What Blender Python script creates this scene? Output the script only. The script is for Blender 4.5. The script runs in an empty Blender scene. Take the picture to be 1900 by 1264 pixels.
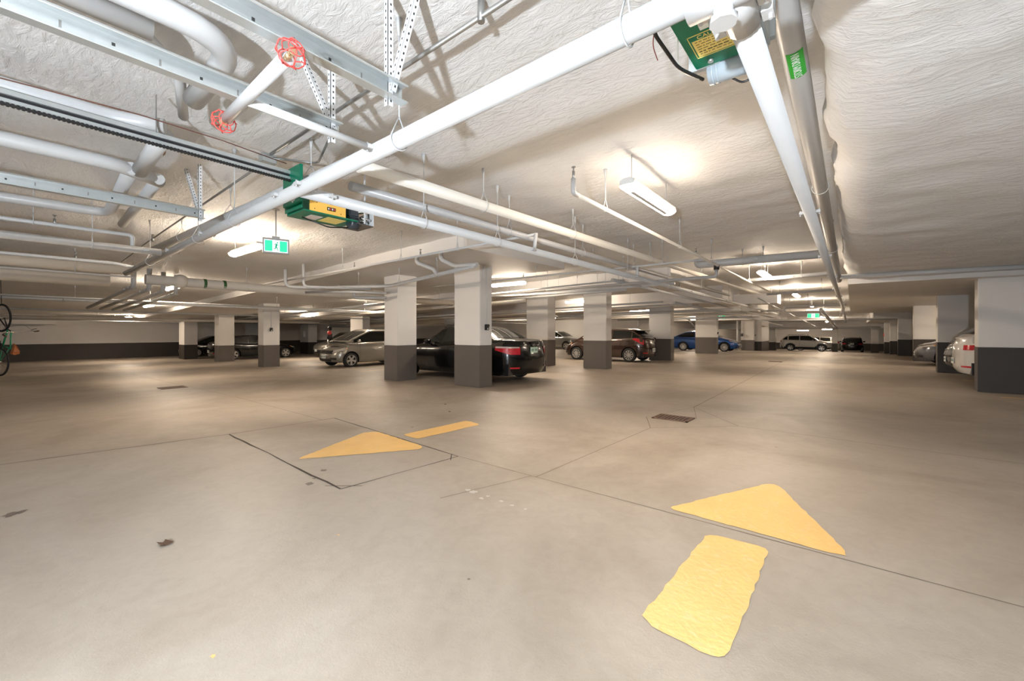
import bpy, bmesh, math, random
from mathutils import Vector, Matrix, noise
random.seed(7)
PI = math.pi
sc = bpy.context.scene
COL = sc.collection

# ------------------------------------------------------------------ camera
FPX, HORIZ, CAMH = 780.0, 616.0, 1.3
TH = math.atan2(631, 780)
RV = Vector((math.cos(TH), math.sin(TH), 0)); FV = Vector((-math.sin(TH), math.cos(TH), 0))
cd = bpy.data.cameras.new('camera'); cam = bpy.data.objects.new('camera', cd); COL.objects.link(cam)
cam.location = (0, 0, CAMH); cam.rotation_euler = (PI/2, 0, TH)
cd.sensor_width = 36; cd.lens = 36*FPX/1900; cd.shift_y = (HORIZ-632)/1900.0
cd.clip_start = 0.02; cd.clip_end = 300
sc.camera = cam
# ------------------------------------------------------------------ view and world
sc.view_settings.view_transform = 'Standard'; sc.view_settings.look = 'None'
sc.view_settings.gamma = 1.0; sc.view_settings.use_curve_mapping = False
sc.view_settings.exposure = 0.0
w = bpy.data.worlds.new('world'); sc.world = w; w.use_nodes = True
w.node_tree.nodes['Background'].inputs[0].default_value = (1.0, 0.86, 0.74, 1)
w.node_tree.nodes['Background'].inputs[1].default_value = 0.0
LAMP_COL = (1.0, 0.82, 0.63)
LAMP_E = 165.0
FLASH_W = 1250.0
sc.cycles.use_denoising = True
sc.cycles.max_bounces = 6; sc.cycles.diffuse_bounces = 4; sc.cycles.glossy_bounces = 3
sc.cycles.sample_clamp_indirect = 6.0
sc.cycles.caustics_reflective = False; sc.cycles.caustics_refractive = False
def lamp(name, loc, rot, energy, col, size, size_y=None, kind='AREA', parent=None):
    l = bpy.data.lights.new(name, kind); l.energy = energy; l.color = col
    if kind == 'AREA':
        l.shape = 'RECTANGLE' if size_y else 'DISK'; l.size = size
        if size_y: l.size_y = size_y
    else: l.shadow_soft_size = size
    o = bpy.data.objects.new(name, l); COL.objects.link(o); o.location = loc; o.rotation_euler = rot
    if parent: o.parent = parent
    return o
# the photographer's flash, beside the camera
lamp('flash', (0.10, -1.9, 1.15), (0, 0, 0), FLASH_W, (0.84, 0.92, 1.0), 0.06, kind='POINT')

# ------------------------------------------------------------------ pixel -> world
def P(px, py, x=None, y=None, z=None):
    d = RV*((px-950)/FPX) + FV + Vector((0, 0, (HORIZ-py)/FPX))
    if z is not None: t = (z-CAMH)/d.z
    elif x is not None: t = x/d.x
    else: t = y/d.y
    return Vector((0, 0, CAMH)) + d*t

def lerp(a, b, t): return a+(b-a)*t
def itp(tab, v):
    if v <= tab[0][0]: return tab[0][1]
    for (a, b), (c, d) in zip(tab, tab[1:]):
        if v <= c: return b+(d-b)*(v-a)/(c-a)
    return tab[-1][1]
def fz(x, y):
    """floor height: level near the camera, falling slightly to the left and down the far ramp"""
    return -0.02*max(0, min(22, -10-x)) - 0.03*max(0, min(40, y-30))
def cz(x, y):
    return 3.1 + 0.033*max(-24, min(0, x+7)) - 0.035*max(0, min(40, y-30))

# ------------------------------------------------------------------ materials
MATS = {}
def mat(name, col, rough=.5, metal=0, emit=None, es=0, var=0.0, vs=3.0, bump=0.0, bs=40.0, coat=0, spec=.5):
    if name in MATS: return MATS[name]
    m = bpy.data.materials.new(name); m.use_nodes = True; nt = m.node_tree; b = nt.nodes['Principled BSDF']
    b.inputs['Base Color'].default_value = (*col, 1); b.inputs['Roughness'].default_value = rough
    b.inputs['Metallic'].default_value = metal; b.inputs['Coat Weight'].default_value = coat
    b.inputs['Coat Roughness'].default_value = .04
    b.inputs['Specular IOR Level'].default_value = spec
    if emit: b.inputs['Emission Color'].default_value = (*emit, 1); b.inputs['Emission Strength'].default_value = es
    tc = nt.nodes.new('ShaderNodeTexCoord')
    n = nt.nodes.new('ShaderNodeTexNoise'); n.inputs['Scale'].default_value = vs; n.inputs['Detail'].default_value = 6
    nt.links.new(tc.outputs['Object'], n.inputs['Vector'])
    mx = nt.nodes.new('ShaderNodeMix'); mx.data_type = 'RGBA'
    v = var if var else .04
    mx.inputs[6].default_value = (*[c*(1-v) for c in col], 1); mx.inputs[7].default_value = (*[min(1, c*(1+v)) for c in col], 1)
    nt.links.new(n.outputs['Fac'], mx.inputs[0]); nt.links.new(mx.outputs[2], b.inputs['Base Color'])
    if bump:
        n2 = nt.nodes.new('ShaderNodeTexNoise'); n2.inputs['Scale'].default_value = bs; n2.inputs['Detail'].default_value = 5
        nt.links.new(tc.outputs['Object'], n2.inputs['Vector'])
        bp = nt.nodes.new('ShaderNodeBump'); bp.inputs['Strength'].default_value = bump; bp.inputs['Distance'].default_value = .01
        nt.links.new(n2.outputs['Fac'], bp.inputs['Height']); nt.links.new(bp.outputs[0], b.inputs['Normal'])
    MATS[name] = m; return m

def floor_material():
    m = bpy.data.materials.new('concrete_floor'); m.use_nodes = True; nt = m.node_tree; N = nt.nodes; L = nt.links
    b = N['Principled BSDF']; tc = N.new('ShaderNodeTexCoord')
    def noi(scale, det=6, dist=0, rough=.6):
        n = N.new('ShaderNodeTexNoise'); n.inputs['Scale'].default_value = scale; n.inputs['Detail'].default_value = det
        n.inputs['Distortion'].default_value = dist; n.inputs['Roughness'].default_value = rough
        L.new(tc.outputs['Object'], n.inputs['Vector']); return n
    def ramp(src, stops):
        r = N.new('ShaderNodeValToRGB'); e = r.color_ramp.elements
        while len(e) < len(stops): e.new(.5)
        for k, (p, c) in enumerate(stops): e[k].position = p; e[k].color = (*c, 1)
        L.new(src, r.inputs[0]); return r
    a = ramp(noi(.45, 5, .6).outputs['Fac'], [(.3, (.255, .21, .165)), (.52, (.365, .315, .26)), (.72, (.435, .39, .335))])  # broad random patches from dark brown to paler tan
    s = ramp(noi(9, 8, 1.2).outputs['Fac'], [(.3, (.92, .915, .91)), (.6, (1, 1, 1))])
    sp = ramp(noi(120, 2, 0).outputs['Fac'], [(.27, (.8, .8, .8)), (.36, (1, 1, 1))])
    m1 = N.new('ShaderNodeMix'); m1.data_type = 'RGBA'; m1.blend_type = 'MULTIPLY'; m1.inputs[0].default_value = 1
    L.new(a.outputs[0], m1.inputs[6]); L.new(s.outputs[0], m1.inputs[7])
    m2 = N.new('ShaderNodeMix'); m2.data_type = 'RGBA'; m2.blend_type = 'MULTIPLY'; m2.inputs[0].default_value = 1
    L.new(m1.outputs[2], m2.inputs[6]); L.new(sp.outputs[0], m2.inputs[7])
    L.new(m2.outputs[2], b.inputs['Base Color'])
    rr = N.new('ShaderNodeMapRange'); rr.inputs['To Min'].default_value = .38; rr.inputs['To Max'].default_value = .6
    L.new(noi(2.5).outputs['Fac'], rr.inputs['Value']); L.new(rr.outputs[0], b.inputs['Roughness'])
    bp = N.new('ShaderNodeBump'); bp.inputs['Strength'].default_value = .25; bp.inputs['Distance'].default_value = .004
    L.new(noi(60, 6, 1).outputs['Fac'], bp.inputs['Height']); L.new(bp.outputs[0], b.inputs['Normal'])
    return m
def foam_material(name, bump, dist, col=(.72, .71, .70)):
    m = bpy.data.materials.new(name); m.use_nodes = True; nt = m.node_tree; N = nt.nodes; L = nt.links
    b = N['Principled BSDF']; tc = N.new('ShaderNodeTexCoord'); b.inputs['Roughness'].default_value = .6
    mp = N.new('ShaderNodeMapping'); mp.inputs['Scale'].default_value = (1.0, 2.6, 1); L.new(tc.outputs['Object'], mp.inputs[0])
    n1 = N.new('ShaderNodeTexNoise'); n1.inputs['Scale'].default_value = 7; n1.inputs['Detail'].default_value = 9; n1.inputs['Roughness'].default_value = .68; n1.inputs['Distortion'].default_value = .8
    L.new(mp.outputs[0], n1.inputs['Vector'])
    n2 = N.new('ShaderNodeTexNoise'); n2.inputs['Scale'].default_value = 1.1; n2.inputs['Detail'].default_value = 4
    L.new(tc.outputs['Object'], n2.inputs['Vector'])
    r = N.new('ShaderNodeValToRGB'); r.color_ramp.elements[0].position = .3; r.color_ramp.elements[1].position = .7
    r.color_ramp.elements[0].color = (*[c*.93 for c in col], 1); r.color_ramp.elements[1].color = (*col, 1)
    L.new(n2.outputs['Fac'], r.inputs[0]); L.new(r.outputs[0], b.inputs['Base Color'])
    bp = N.new('ShaderNodeBump'); bp.inputs['Strength'].default_value = bump; bp.inputs['Distance'].default_value = dist
    L.new(n1.outputs['Fac'], bp.inputs['Height']); L.new(bp.outputs[0], b.inputs['Normal'])
    return m
M_FLOOR = floor_material()
M_FOAM = foam_material('sprayed_foam', .9, .035, (.88, .875, .87))
M_CEIL = foam_material('painted_soffit', .35, .012, (.80, .785, .77))
M_WALL = mat('white_wall_paint', (.80, .78, .755), .55, var=.05, vs=1.5, bump=.2, bs=60)
M_DARK = mat('dark_grey_wall_paint', (.115, .10, .088), .5, var=.12, vs=2.5, bump=.2, bs=60)
M_DARKW = mat('charcoal_wall_paint', (.042, .034, .029), .55, var=.12, vs=2, bump=.2, bs=60)
M_PIPE = mat('white_painted_pipe', (.54, .55, .56), .36, var=.05, vs=6)
M_PIPEY = mat('cream_painted_pipe', (.74, .70, .63), .34, var=.05, vs=6)
M_PIPEG = mat('grey_shaded_pipe', (.42, .42, .425), .35, var=.05, vs=6)  # for grey fittings, and for a pipe whose shade is put into its colour
M_GALV = mat('galvanised_steel', (.62, .66, .67), .38, metal=.75, var=.1, vs=14)
M_STRUT = mat('painted_strut', (.72, .73, .74), .4, var=.06, vs=9)
M_HOLE = mat('dark_hole', (.03, .03, .03), .8)
M_CONDUIT = mat('conduit_steel', (.36, .36, .35), .35, metal=.8, var=.1, vs=20)
M_BLACK = mat('black_plastic', (.015, .015, .016), .35)
M_RUB = mat('black_rubber', (.018, .018, .018), .75)
M_YEL = None
def paint_material():
    m = mat('yellow_road_paint', (.80, .50, .17), .5, var=.13, vs=3.5, bump=.3, bs=30)
    nt = m.node_tree; N = nt.nodes; L = nt.links; b = N['Principled BSDF']
    old = b.inputs['Base Color'].links[0].from_socket
    tc = N.new('ShaderNodeTexCoord'); n = N.new('ShaderNodeTexNoise'); n.inputs['Scale'].default_value = 11; n.inputs['Detail'].default_value = 10; n.inputs['Distortion'].default_value = 2.5
    L.new(tc.outputs['Object'], n.inputs['Vector'])
    r = N.new('ShaderNodeValToRGB'); r.color_ramp.elements[0].position = .52; r.color_ramp.elements[1].position = .75
    r.color_ramp.elements[0].color = (0, 0, 0, 1); r.color_ramp.elements[1].color = (.55, .55, .55, 1); L.new(n.outputs['Fac'], r.inputs[0])
    mx = N.new('ShaderNodeMix'); mx.data_type = 'RGBA'; L.new(r.outputs[0], mx.inputs[0]); L.new(old, mx.inputs[6]); mx.inputs[7].default_value = (.74, .57, .31, 1)
    L.new(mx.outputs[2], b.inputs['Base Color']); return m
M_YEL = paint_material()
M_JOINT = mat('dark_joint', (.05, .038, .03), .8, var=.3, vs=20)
M_JOINT2 = mat('faint_joint', (.16, .125, .095), .8, var=.3, vs=20)
M_GREEN = mat('green_enamel', (.0, .16, .085), .3, var=.08, vs=5)
M_SIGNG = mat('sign_green', (.02, .75, .28), .4, emit=(.03, .85, .36), es=.9)
M_SIGNW = mat('sign_white', (.9, 1, .95), .4, emit=(.85, 1, .95), es=1.3)
M_SGREY = mat('sign_housing', (.42, .41, .41), .45)
M_DIFF = mat('lamp_diffuser', (1, 1, 1), .4, emit=LAMP_COL, es=LAMP_E)
M_LHOUSE = mat('lamp_housing', (.62, .62, .61), .4)
M_RED = mat('red_wire', (.75, .08, .07), .4)
M_CHROME = mat('chrome', (.8, .8, .8), .1, metal=1)

# ------------------------------------------------------------------ mesh helpers
def link(name, bm, m, parent=None, smooth=False, kind=None):
    me = bpy.data.meshes.new(name); bm.normal_update(); bm.to_mesh(me); bm.free()
    ms = m if isinstance(m, (list, tuple)) else [m]
    for q in ms: me.materials.append(q)
    if smooth:
        for p in me.polygons: p.use_smooth = True
    o = bpy.data.objects.new(name, me); COL.objects.link(o)
    if parent: o.parent = parent
    if kind: o['kind'] = kind
    return o
def tag(o, label, cat=None, group=None):
    o['label'] = label
    if cat: o['category'] = cat
    if group: o['group'] = group
    return o
def empty(name, loc, label=None, cat=None, group=None, rz=0):
    o = bpy.data.objects.new(name, None); COL.objects.link(o); o.location = loc; o.rotation_euler = (0, 0, rz)
    o.empty_display_size = .1
    if label: tag(o, label, cat, group)
    return o
def box(bm, a, b, mi=0, mtx=None):
    x0, y0, z0 = a; x1, y1, z1 = b
    vs = [bm.verts.new(v) for v in ((x0,y0,z0),(x1,y0,z0),(x1,y1,z0),(x0,y1,z0),(x0,y0,z1),(x1,y0,z1),(x1,y1,z1),(x0,y1,z1))]
    if mtx:
        for v in vs: v.co = mtx @ v.co
    fs = [bm.faces.new([vs[i] for i in f]) for f in ((0,3,2,1),(4,5,6,7),(0,1,5,4),(1,2,6,5),(2,3,7,6),(3,0,4,7))]
    for f in fs: f.material_index = mi
    return vs, fs
def bbox(name, a, b, m, parent=None, bev=0, kind=None):
    bm = bmesh.new(); box(bm, a, b)
    if bev: bmesh.ops.bevel(bm, geom=bm.edges[:], offset=bev, segments=2, affect='EDGES')
    return link(name, bm, m, parent, kind=kind)
def frame(d):
    d = d.normalized(); up = Vector((0, 0, 1)) if abs(d.z) < .95 else Vector((1, 0, 0))
    a = d.cross(up).normalized(); return a, a.cross(d).normalized()
def tube(bm, pts, r, n=14, cap=True, mi=0, rs=None):
    pts = [Vector(p) for p in pts]; rings = []
    for i, p in enumerate(pts):
        d0 = (pts[i]-pts[i-1]) if i else (pts[1]-pts[0]); d1 = (pts[i+1]-pts[i]) if i+1 < len(pts) else d0
        d = (d0.normalized()+d1.normalized())
        if d.length < 1e-6: d = d0
        if i == 0: a, b = frame(d)
        else:
            dn = d.normalized(); a = (a-dn*a.dot(dn)).normalized(); b = a.cross(dn).normalized()
        rr = rs[i] if rs else r
        k = 1.0/max(.5, d0.normalized().dot(d.normalized())) if i and i+1 < len(pts) else 1
        rings.append([bm.verts.new(p+(a*math.cos(2*PI*j/n)+b*math.sin(2*PI*j/n))*rr) for j in range(n)])
    for q, w_ in zip(rings, rings[1:]):
        for j in range(n):
            f = bm.faces.new((q[j], q[(j+1) % n], w_[(j+1) % n], w_[j])); f.smooth = True; f.material_index = mi
    if cap:
        for rg in (rings[0][::-1], rings[-1]):
            f = bm.faces.new(rg); f.material_index = mi
def bend(pts, rad, seg=6):
    """polyline with filleted corners"""
    pts = [Vector(p) for p in pts]; out = [pts[0]]
    for i in range(1, len(pts)-1):
        p = pts[i]; a = (pts[i-1]-p); b = (pts[i+1]-p); r = min(rad, a.length*.45, b.length*.45)
        s, e = p+a.normalized()*r, p+b.normalized()*r
        for k in range(seg+1):
            t = k/seg; out.append(s*(1-t)**2+p*2*t*(1-t)+e*t*t)
    out.append(pts[-1]); return out
def tubeobj(name, pts, r, m, parent=None, n=14):
    bm = bmesh.new(); tube(bm, pts, r, n); return link(name, bm, m, parent)
def collar(bm, p, d, r, w=.05, n=16, lip=True):
    d = Vector(d).normalized(); p = Vector(p)
    prof = [(-.5, 1.0), (-.5, 1.18), (-.32, 1.24), (.32, 1.24), (.5, 1.18), (.5, 1.0)]
    tube(bm, [p+d*w*a for a, _ in prof], r, n, True, 0, [r*b for _, b in prof])
    if lip:
        a, b = frame(d)
        for s in (-1, 1):
            mt = Matrix.Translation(p+a*s*r*1.36) @ Matrix((a, b, d)).transposed().to_4x4()
            box(bm, (-r*.32, -r*.25, -w*.55), (r*.32, r*.25, w*.55), 0, mt)
            tube(bm, [p+a*s*r*1.5-b*r*.55, p+a*s*r*1.5+b*r*.55], r*.13, 6)

def pipe(label, pts, r, m=None, cat='pipe', coup=(), hang=(), elbow=.12, name='pipe', group=None, tees=(), spr=()):
    lips = r > .042 and 'drain' not in label and 'fat' not in label and 'elbow' not in label
    """one pipe run: its tube, with couplings, hangers and sprinkler heads as its parts.
    coup / hang / spr: fractions along the run; a hanger reaches the ceiling above"""
    m = m or M_PIPE
    pts = [Vector(p) for p in pts]
    q = bend(pts, elbow) if len(pts) > 2 else pts
    o = tubeobj(name, q, r, m); tag(o, label, cat, group)
    ls = [(b-a).length for a, b in zip(pts, pts[1:])]; T = sum(ls)
    def at(t):
        s = t*T
        for (a, b), l in zip(zip(pts, pts[1:]), ls):
            if s <= l+1e-6: return a+(b-a)*(s/l), (b-a).normalized()
            s -= l
        return pts[-1], (pts[-1]-pts[-2]).normalized()
    for t in coup:
        p, d = at(t); bm = bmesh.new(); collar(bm, p, d, r, .028+r*.55, lip=lips); link('coupling', bm, m, o)
    for t in tees:
        p, d = at(t); bm = bmesh.new(); collar(bm, p, d, r, r*2.6, lip=False); link('fitting', bm, m, o)
    for t in hang:
        p, d = at(t); top = soffit(p.x, p.y)
        if top-p.z < .06: continue
        bm = bmesh.new(); a, b = frame(d)
        hr = r*1.1+.004; zt = min(top-.01, p.z+r+.09)
        pts2 = [p+Vector((0, 0, 1))*(-hr*math.cos(k*PI/8)) + a*hr*math.sin(k*PI/8) for k in range(-5, 6)]
        pts2 = [Vector((p.x, p.y, zt))]+pts2+[Vector((p.x, p.y, zt))]
        tube(bm, pts2, .004, 5)
        tube(bm, [(p.x, p.y, zt-.02), (p.x, p.y, top+.01)], .005, 6)
        tube(bm, [(p.x, p.y, top-.10), (p.x, p.y, top+.005)], .012, 8, True, 0, [.006, .022])
        link('hanger', bm, M_PIPE, o)
    for t, up in spr:
        p, d = at(t); bm = bmesh.new(); s = 1 if up else -1
        tube(bm, [p, p+Vector((0, 0, s*(r+.05)))], .014, 8)
        tube(bm, [p+Vector((0, 0, s*(r+.05))), p+Vector((0, 0, s*(r+.085)))], .007, 6)
        tube(bm, [p+Vector((0, 0, s*(r+.085))), p+Vector((0, 0, s*(r+.092)))], .02, 10)
        link('sprinkler_head', bm, M_CONDUIT, o)
    return o

# ------------------------------------------------------------------ shell
BEAMS = [  # x0, x1, y0, y1, zbottom: dropped slab bands
 (-38, -5.6, 5.5, 9.0, 2.87), (-34, -3.9, 11.8, 15.2, 2.74), (-34, -3.9, 17.7, 21.0, 2.45), (-14, -3.9, 25.6, 29.2, 2.42),
 (-14, -4.5, 40.5, 44.5, 2.33), (-14, 3, 52.0, 53.0, 1.62)]
def bz(x, z): return z+.03*max(-26, min(0, x+7)) if z > 2.41 else z
def soffit(x, y):
    z = cz(x, y)
    for x0, x1, y0, y1, zb in BEAMS:
        if x0 < x < x1 and y0 < y < y1: z = min(z, bz(x, zb))
    if x > -.1 and y < 13: z = min(z, 2.56)
    if x > -.1 and 13 <= y < 33: z = min(z, 2.45)
    return z

def grid(name, xs, ys, fn, m, flip=False, kind='structure', smooth=True):
    bm = bmesh.new(); g = [[bm.verts.new((x, y, fn(x, y))) for y in ys] for x in xs]
    for i in range(len(xs)-1):
        for j in range(len(ys)-1):
            f = (g[i][j], g[i+1][j], g[i+1][j+1], g[i][j+1])
            bm.faces.new(f[::-1] if flip else f)
    return link(name, bm, m, smooth=smooth, kind=kind)
def rng(a, b, s):
    n = max(1, round((b-a)/s)); return [a+(b-a)*k/n for k in range(n+1)]
floor = grid('floor', rng(-39, 12, 1.0), rng(-9, 74, 1.0), fz, M_FLOOR)
tag(floor, 'smooth grey-tan concrete garage floor with thin joints and darker brown patches', 'floor')
def cfn(x, y):
    z = cz(x, y)
    if x > -14 and y < 16:
        v = noise.fractal(Vector((x*.9, y*2.0, 3)), .9, 2.1, 5)*.030+noise.noise(Vector((x*3.5, y*7, 0)))*.010
        z += v
    return z
xs = rng(-40, -14, 1.3)+rng(-14, 1.0, .11)[1:]
ys = rng(-9, 0, .5)+rng(0, 12, .11)[1:]+rng(12, 74, 1.2)[1:]
ce = grid('ceiling', xs, ys, cfn, M_FOAM, flip=True)
tag(ce, 'white sprayed-foam garage ceiling, rough and rippled, hung with pipes', 'ceiling')
# insulated lower ceiling on the right with a rounded, lumpy edge
prof = [(-.06, 3.16), (-.10, 2.98), (-.11, 2.82), (-.08, 2.70), (0.0, 2.61), (.12, 2.57), (.3, 2.555)]
prof += [(.3+.18*k, 2.555+.004*math.sin(k)) for k in range(1, 56)]
bm = bmesh.new(); yy = rng(-6, 13.05, .11); rows = []
for y in yy:
    r_ = []
    for k, (x, z) in enumerate(prof):
        n1 = noise.fractal(Vector((x*1.6+5, y*2.2, z*2)), .9, 2.1, 4)
        sh = .035*n1
        if k < 6: r_.append(bm.verts.new((x-abs(sh)*1.6+.03*noise.noise(Vector((y*1.3, z*3, 1))), y, z+sh*.4)))
        else: r_.append(bm.verts.new((x, y, z+sh)))
    rows.append(r_)
for a, b in zip(rows, rows[1:]):
    for k in range(len(prof)-1):
        bm.faces.new((a[k], a[k+1], b[k+1], b[k]))
o = link('ceiling_bulkhead', bm, M_FOAM, smooth=True, kind='structure')
tag(o, 'lower foam-covered ceiling bulkhead with lumpy rounded edge over the right side', 'ceiling')
o = bbox('ceiling_beam', (-.08, 13.0, 2.45), (10, 33.5, 3.2), M_CEIL, kind='structure'); tag(o, 'low flat white soffit over the stall walls on the right', 'beam')
blab = ['dropped white slab band over the two nearest pillars', 'dropped slab band with a pale face behind the strip lamp', 'dropped slab band over the brown hatchback',
        'dropped slab band over the blue sedan', 'dropped slab band further down the aisle', 'low cross beam over the far portal posts']
for (x0, x1, y0, y1, zb), lb in zip(BEAMS, blab):
    bm = bmesh.new(); prev = None
    for x in rng(x0, x1, 1.6):
        zt = 3.4; q = [bm.verts.new(v) for v in ((x, y0, bz(x, zb)), (x, y1, bz(x, zb)), (x, y1, zt), (x, y0, zt))]
        if prev:
            for k in range(4): bm.faces.new((prev[k], prev[(k+1) % 4], q[(k+1) % 4], q[k]))
        else: bm.faces.new(q)
        prev = q
    bm.faces.new(prev[::-1]); bmesh.ops.recalc_face_normals(bm, faces=bm.faces)
    o = link('ceiling_beam', bm, M_CEIL, kind='structure'); tag(o, lb, 'beam')

def wall(name, a, b, z0a, z0b, top, stripe, label, md=M_DARKW, joints=0):
    """vertical wall from a to b with a dark painted band along its foot"""
    a = Vector((*a, 0)); b = Vector((*b, 0)); d = (b-a).normalized(); nrm = Vector((d.y, -d.x, 0))*.1
    def slab(o0, o1, za, zb, ta, tb, th):
        bm = bmesh.new(); vs = []
        for p, lo, hi in ((a, za, ta), (b, zb, tb)):
            for s in (0, 1):
                for z in (lo, hi): vs.append(bm.verts.new((p.x+nrm.x*(s*th-o0), p.y+nrm.y*(s*th-o0), z)))
        for f in ((0,1,3,2),(4,6,7,5),(0,4,5,1),(2,3,7,6),(1,5,7,3),(0,2,6,4)): bm.faces.new([vs[i] for i in f])
        bmesh.ops.recalc_face_normals(bm, faces=bm.faces); return bm
    w_ = link(name, slab(0, 0, z0a-.3, z0b-.3, top, top, 1.5), M_WALL, kind='structure'); tag(w_, label, 'wall')
    link('painted_dado', slab(.06, 0, z0a-.3, z0b-.3, z0a+stripe, z0b+stripe, 1.62), md, w_)
    for k in range(joints):
        t = (k+1)/(joints+1); p = a+(b-a)*t
        bm = bmesh.new(); box(bm, (-.006, -.02, 0), (.006, .02, top-.2), 0, Matrix.Translation((p.x-nrm.x*.1, p.y-nrm.y*.1, 0)) @ Matrix.Rotation(math.atan2(d.y, d.x), 4, 'Z'))
        link('wall_joint', bm, M_JOINT2, w_)
    return w_
wall('wall_left', (-38.2, -9), (-38.2, 34.2), fz(-38, 0), fz(-38, 30), 2.9, 1.0, 'long far wall on the left, beige above a near-black painted band', joints=5)
wall('wall_back', (-38.2, 34.2), (-14, 34.2), fz(-38, 34), fz(-14, 34), 3.2, .98, 'white back wall with grey band behind the grey parked car', M_DARK)
wall('wall_far_left', (-14, 34.2), (-14, 73), fz(-14, 34), fz(-14, 70), 3.2, .98, 'white side wall behind the blue sedan', M_DARK)
wall('wall_end', (-14, 73), (12, 73), fz(-14, 72), fz(8, 72), 3.0, .98, 'pale end wall far behind the white SUV')
wall('wall_right', (8.2, 73), (8.2, -8.5), fz(8, 72), 0, 3.2, 1.0, 'right end wall of the parking stalls')
wall('wall_rear', (12, -8.9), (-38.2, -8.9), 0, fz(-38, 0), 3.2, 1.0, 'rear wall behind the viewpoint')

# ------------------------------------------------------------------ pillars
def pillar(x0, x1, y0, y1, top, stripe, label, name='concrete_pillar', md=M_DARK, cap=0, cat='pillar', group=None):
    z0 = min(fz(x0, y0), fz(x1, y1)); cx_, cy_ = (x0+x1)/2, (y0+y1)/2
    e = empty(name, (cx_, cy_, z0), label, cat, group)
    hx, hy = (x1-x0)/2, (y1-y0)/2
    bbox('shaft', (-hx, -hy, stripe-.0), (hx, hy, top-z0+.02), M_WALL, e, .012)
    bbox('painted_base', (-hx-.004, -hy-.004, 0), (hx+.004, hy+.004, stripe), md, e, .012)
    if cap: bbox('upper_band', (-hx-.003, -hy-.003, top-z0-cap), (hx+.003, hy+.003, top-z0+.015), M_CEIL, e, .005)
    return e
p2 = pillar(-7.56, -6.70, 7.10, 7.52, 2.87, .985, 'nearest wide white pillar with black outlet box, in front of the black sedan', cap=.22)
p1 = pillar(-9.86, -9.26, 6.68, 7.30, 2.80, .94, 'white pillar with dark base just left of the pillar carrying the outlet box', cap=.16)
pillar(-7.52, -6.62, 13.38, 13.80, 2.74, .99, 'white pillar with dark base hiding the middle of the brown hatchback')
pillar(-9.95, -8.95, 13.2, 13.75, 2.66, .99, 'white pillar between the black sedan and the brown hatchback')
pillar(-7.36, -6.36, 19.25, 19.7, 2.45, .98, 'pillar with near-black face right behind the tail of the brown hatchback')
pillar(-7.50, -6.30, 27.2, 27.65, 2.42, .97, 'wide pillar hiding the middle of the blue sedan')
pillar(-7.8, -6.8, 42.6, 43.1, 2.33, .96, 'pillar just right of the blue sedan nose')
pillar(-6.9, -6.3, 43.3, 47.6, 2.3, .96, 'long dark-footed wall pier next to the pillar beyond the blue sedan', md=M_DARKW)
pillar(-7.9, -6.4, 53.0, 53.6, 1.9, .9, 'pier at the left end of the far cross beam, left of the white SUV', md=M_DARKW)
pillar(-1.55, -1.1, 52.2, 52.7, 1.64, .85, 'slim portal post between the white SUV and the far black car', md=M_DARKW)
pillar(1.4, 1.95, 52.2, 52.7, 1.64, .85, 'slim portal post just right of the far black car', md=M_DARKW)
g = P(480, 0, z=2) if False else None
pillar(-19.75, -19.2, 7.15, 7.8, 2.5, .93, 'square pillar with outlet box in front of the black saloon door')
pillar(-27.5, -26.8, 7.75, 8.5, 2.27, .90, 'broad beige pillar covering the middle of the black saloon on the left')
pillar(-33.9, -32.7, 7.6, 8.3, 2.1, .92, 'leftmost dark-footed pillar beside the tail of the black saloon', md=M_DARKW)
pillar(-34.6, -33.2, 15.6, 16.3, 2.1, .92, 'pillar between the black saloon nose and the silver minivan', md=M_DARKW)
pillar(-24.6, -23.2, 14.2, 14.7, 2.22, .93, 'white pillar standing behind the nose of the silver hatchback')
pillar(-17.3, -16.4, 24.3, 24.8, 2.75, .97, 'distant pillar seen between the black sedan and the brown hatchback')
pillar(-12.4, -11.6, 30.5, 31.0, 2.9, .97, 'slim white pillar far behind the roof of the brown hatchback')
# stall walls on the right
for (y, lb) in ((13.42, 'nearest white stall wall at the right edge, black foot'), (18.95, 'second stall wall on the right, beside the white car tail'),
                (25.7, 'third stall wall on the right, behind the grey car nose'), (33.8, 'fourth stall wall on the right, with a dark foot'),
                (40.6, 'fifth stall wall on the right, narrow in view'), (47.5, 'farthest stall wall on the right')):
    top = 2.45 if y < 34 else 2.3
    pillar(2.12, 8.2, y, y+.34, top, .97, lb, name='stall_wall', md=M_DARKW, cat='wall')
o = bbox('ceiling_beam', (1.0, 33.5, 2.1), (8.2, 52, 3.0), M_CEIL, kind='structure'); tag(o, 'low soffit above the farthest stall walls on the right', 'beam')

# ------------------------------------------------------------------ floor joints, paint, drains
def strip(bm, a, b, w_, z=.0015, jit=0):
    a = Vector((a[0], a[1])); b = Vector((b[0], b[1])); d = (b-a); n = max(1, int(d.length/.25)) if jit else max(1, int(d.length/1.0))
    s = Vector((-d.y, d.x)).normalized(); prev = None
    for k in range(n+1):
        p = a+d*(k/n)+s*(random.uniform(-jit, jit) if 0 < k < n else 0); hw = w_/2*(random.uniform(.5, 1.3) if jit else 1)
        q = [bm.verts.new((p.x+s.x*hw, p.y+s.y*hw, fz(p.x, p.y)+z)), bm.verts.new((p.x-s.x*hw, p.y-s.y*hw, fz(p.x, p.y)+z))]
        if prev: bm.faces.new((prev[1], q[1], q[0], prev[0]))
        prev = q
def jt(a, b, w_=.008, m=M_JOINT2, jit=0):
    bm = bmesh.new(); strip(bm, a, b, w_, jit=jit); o = link('floor_joint', bm, m, floor); return o
G = lambda px, py: tuple(P(px, py, z=0)[:2])
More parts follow.
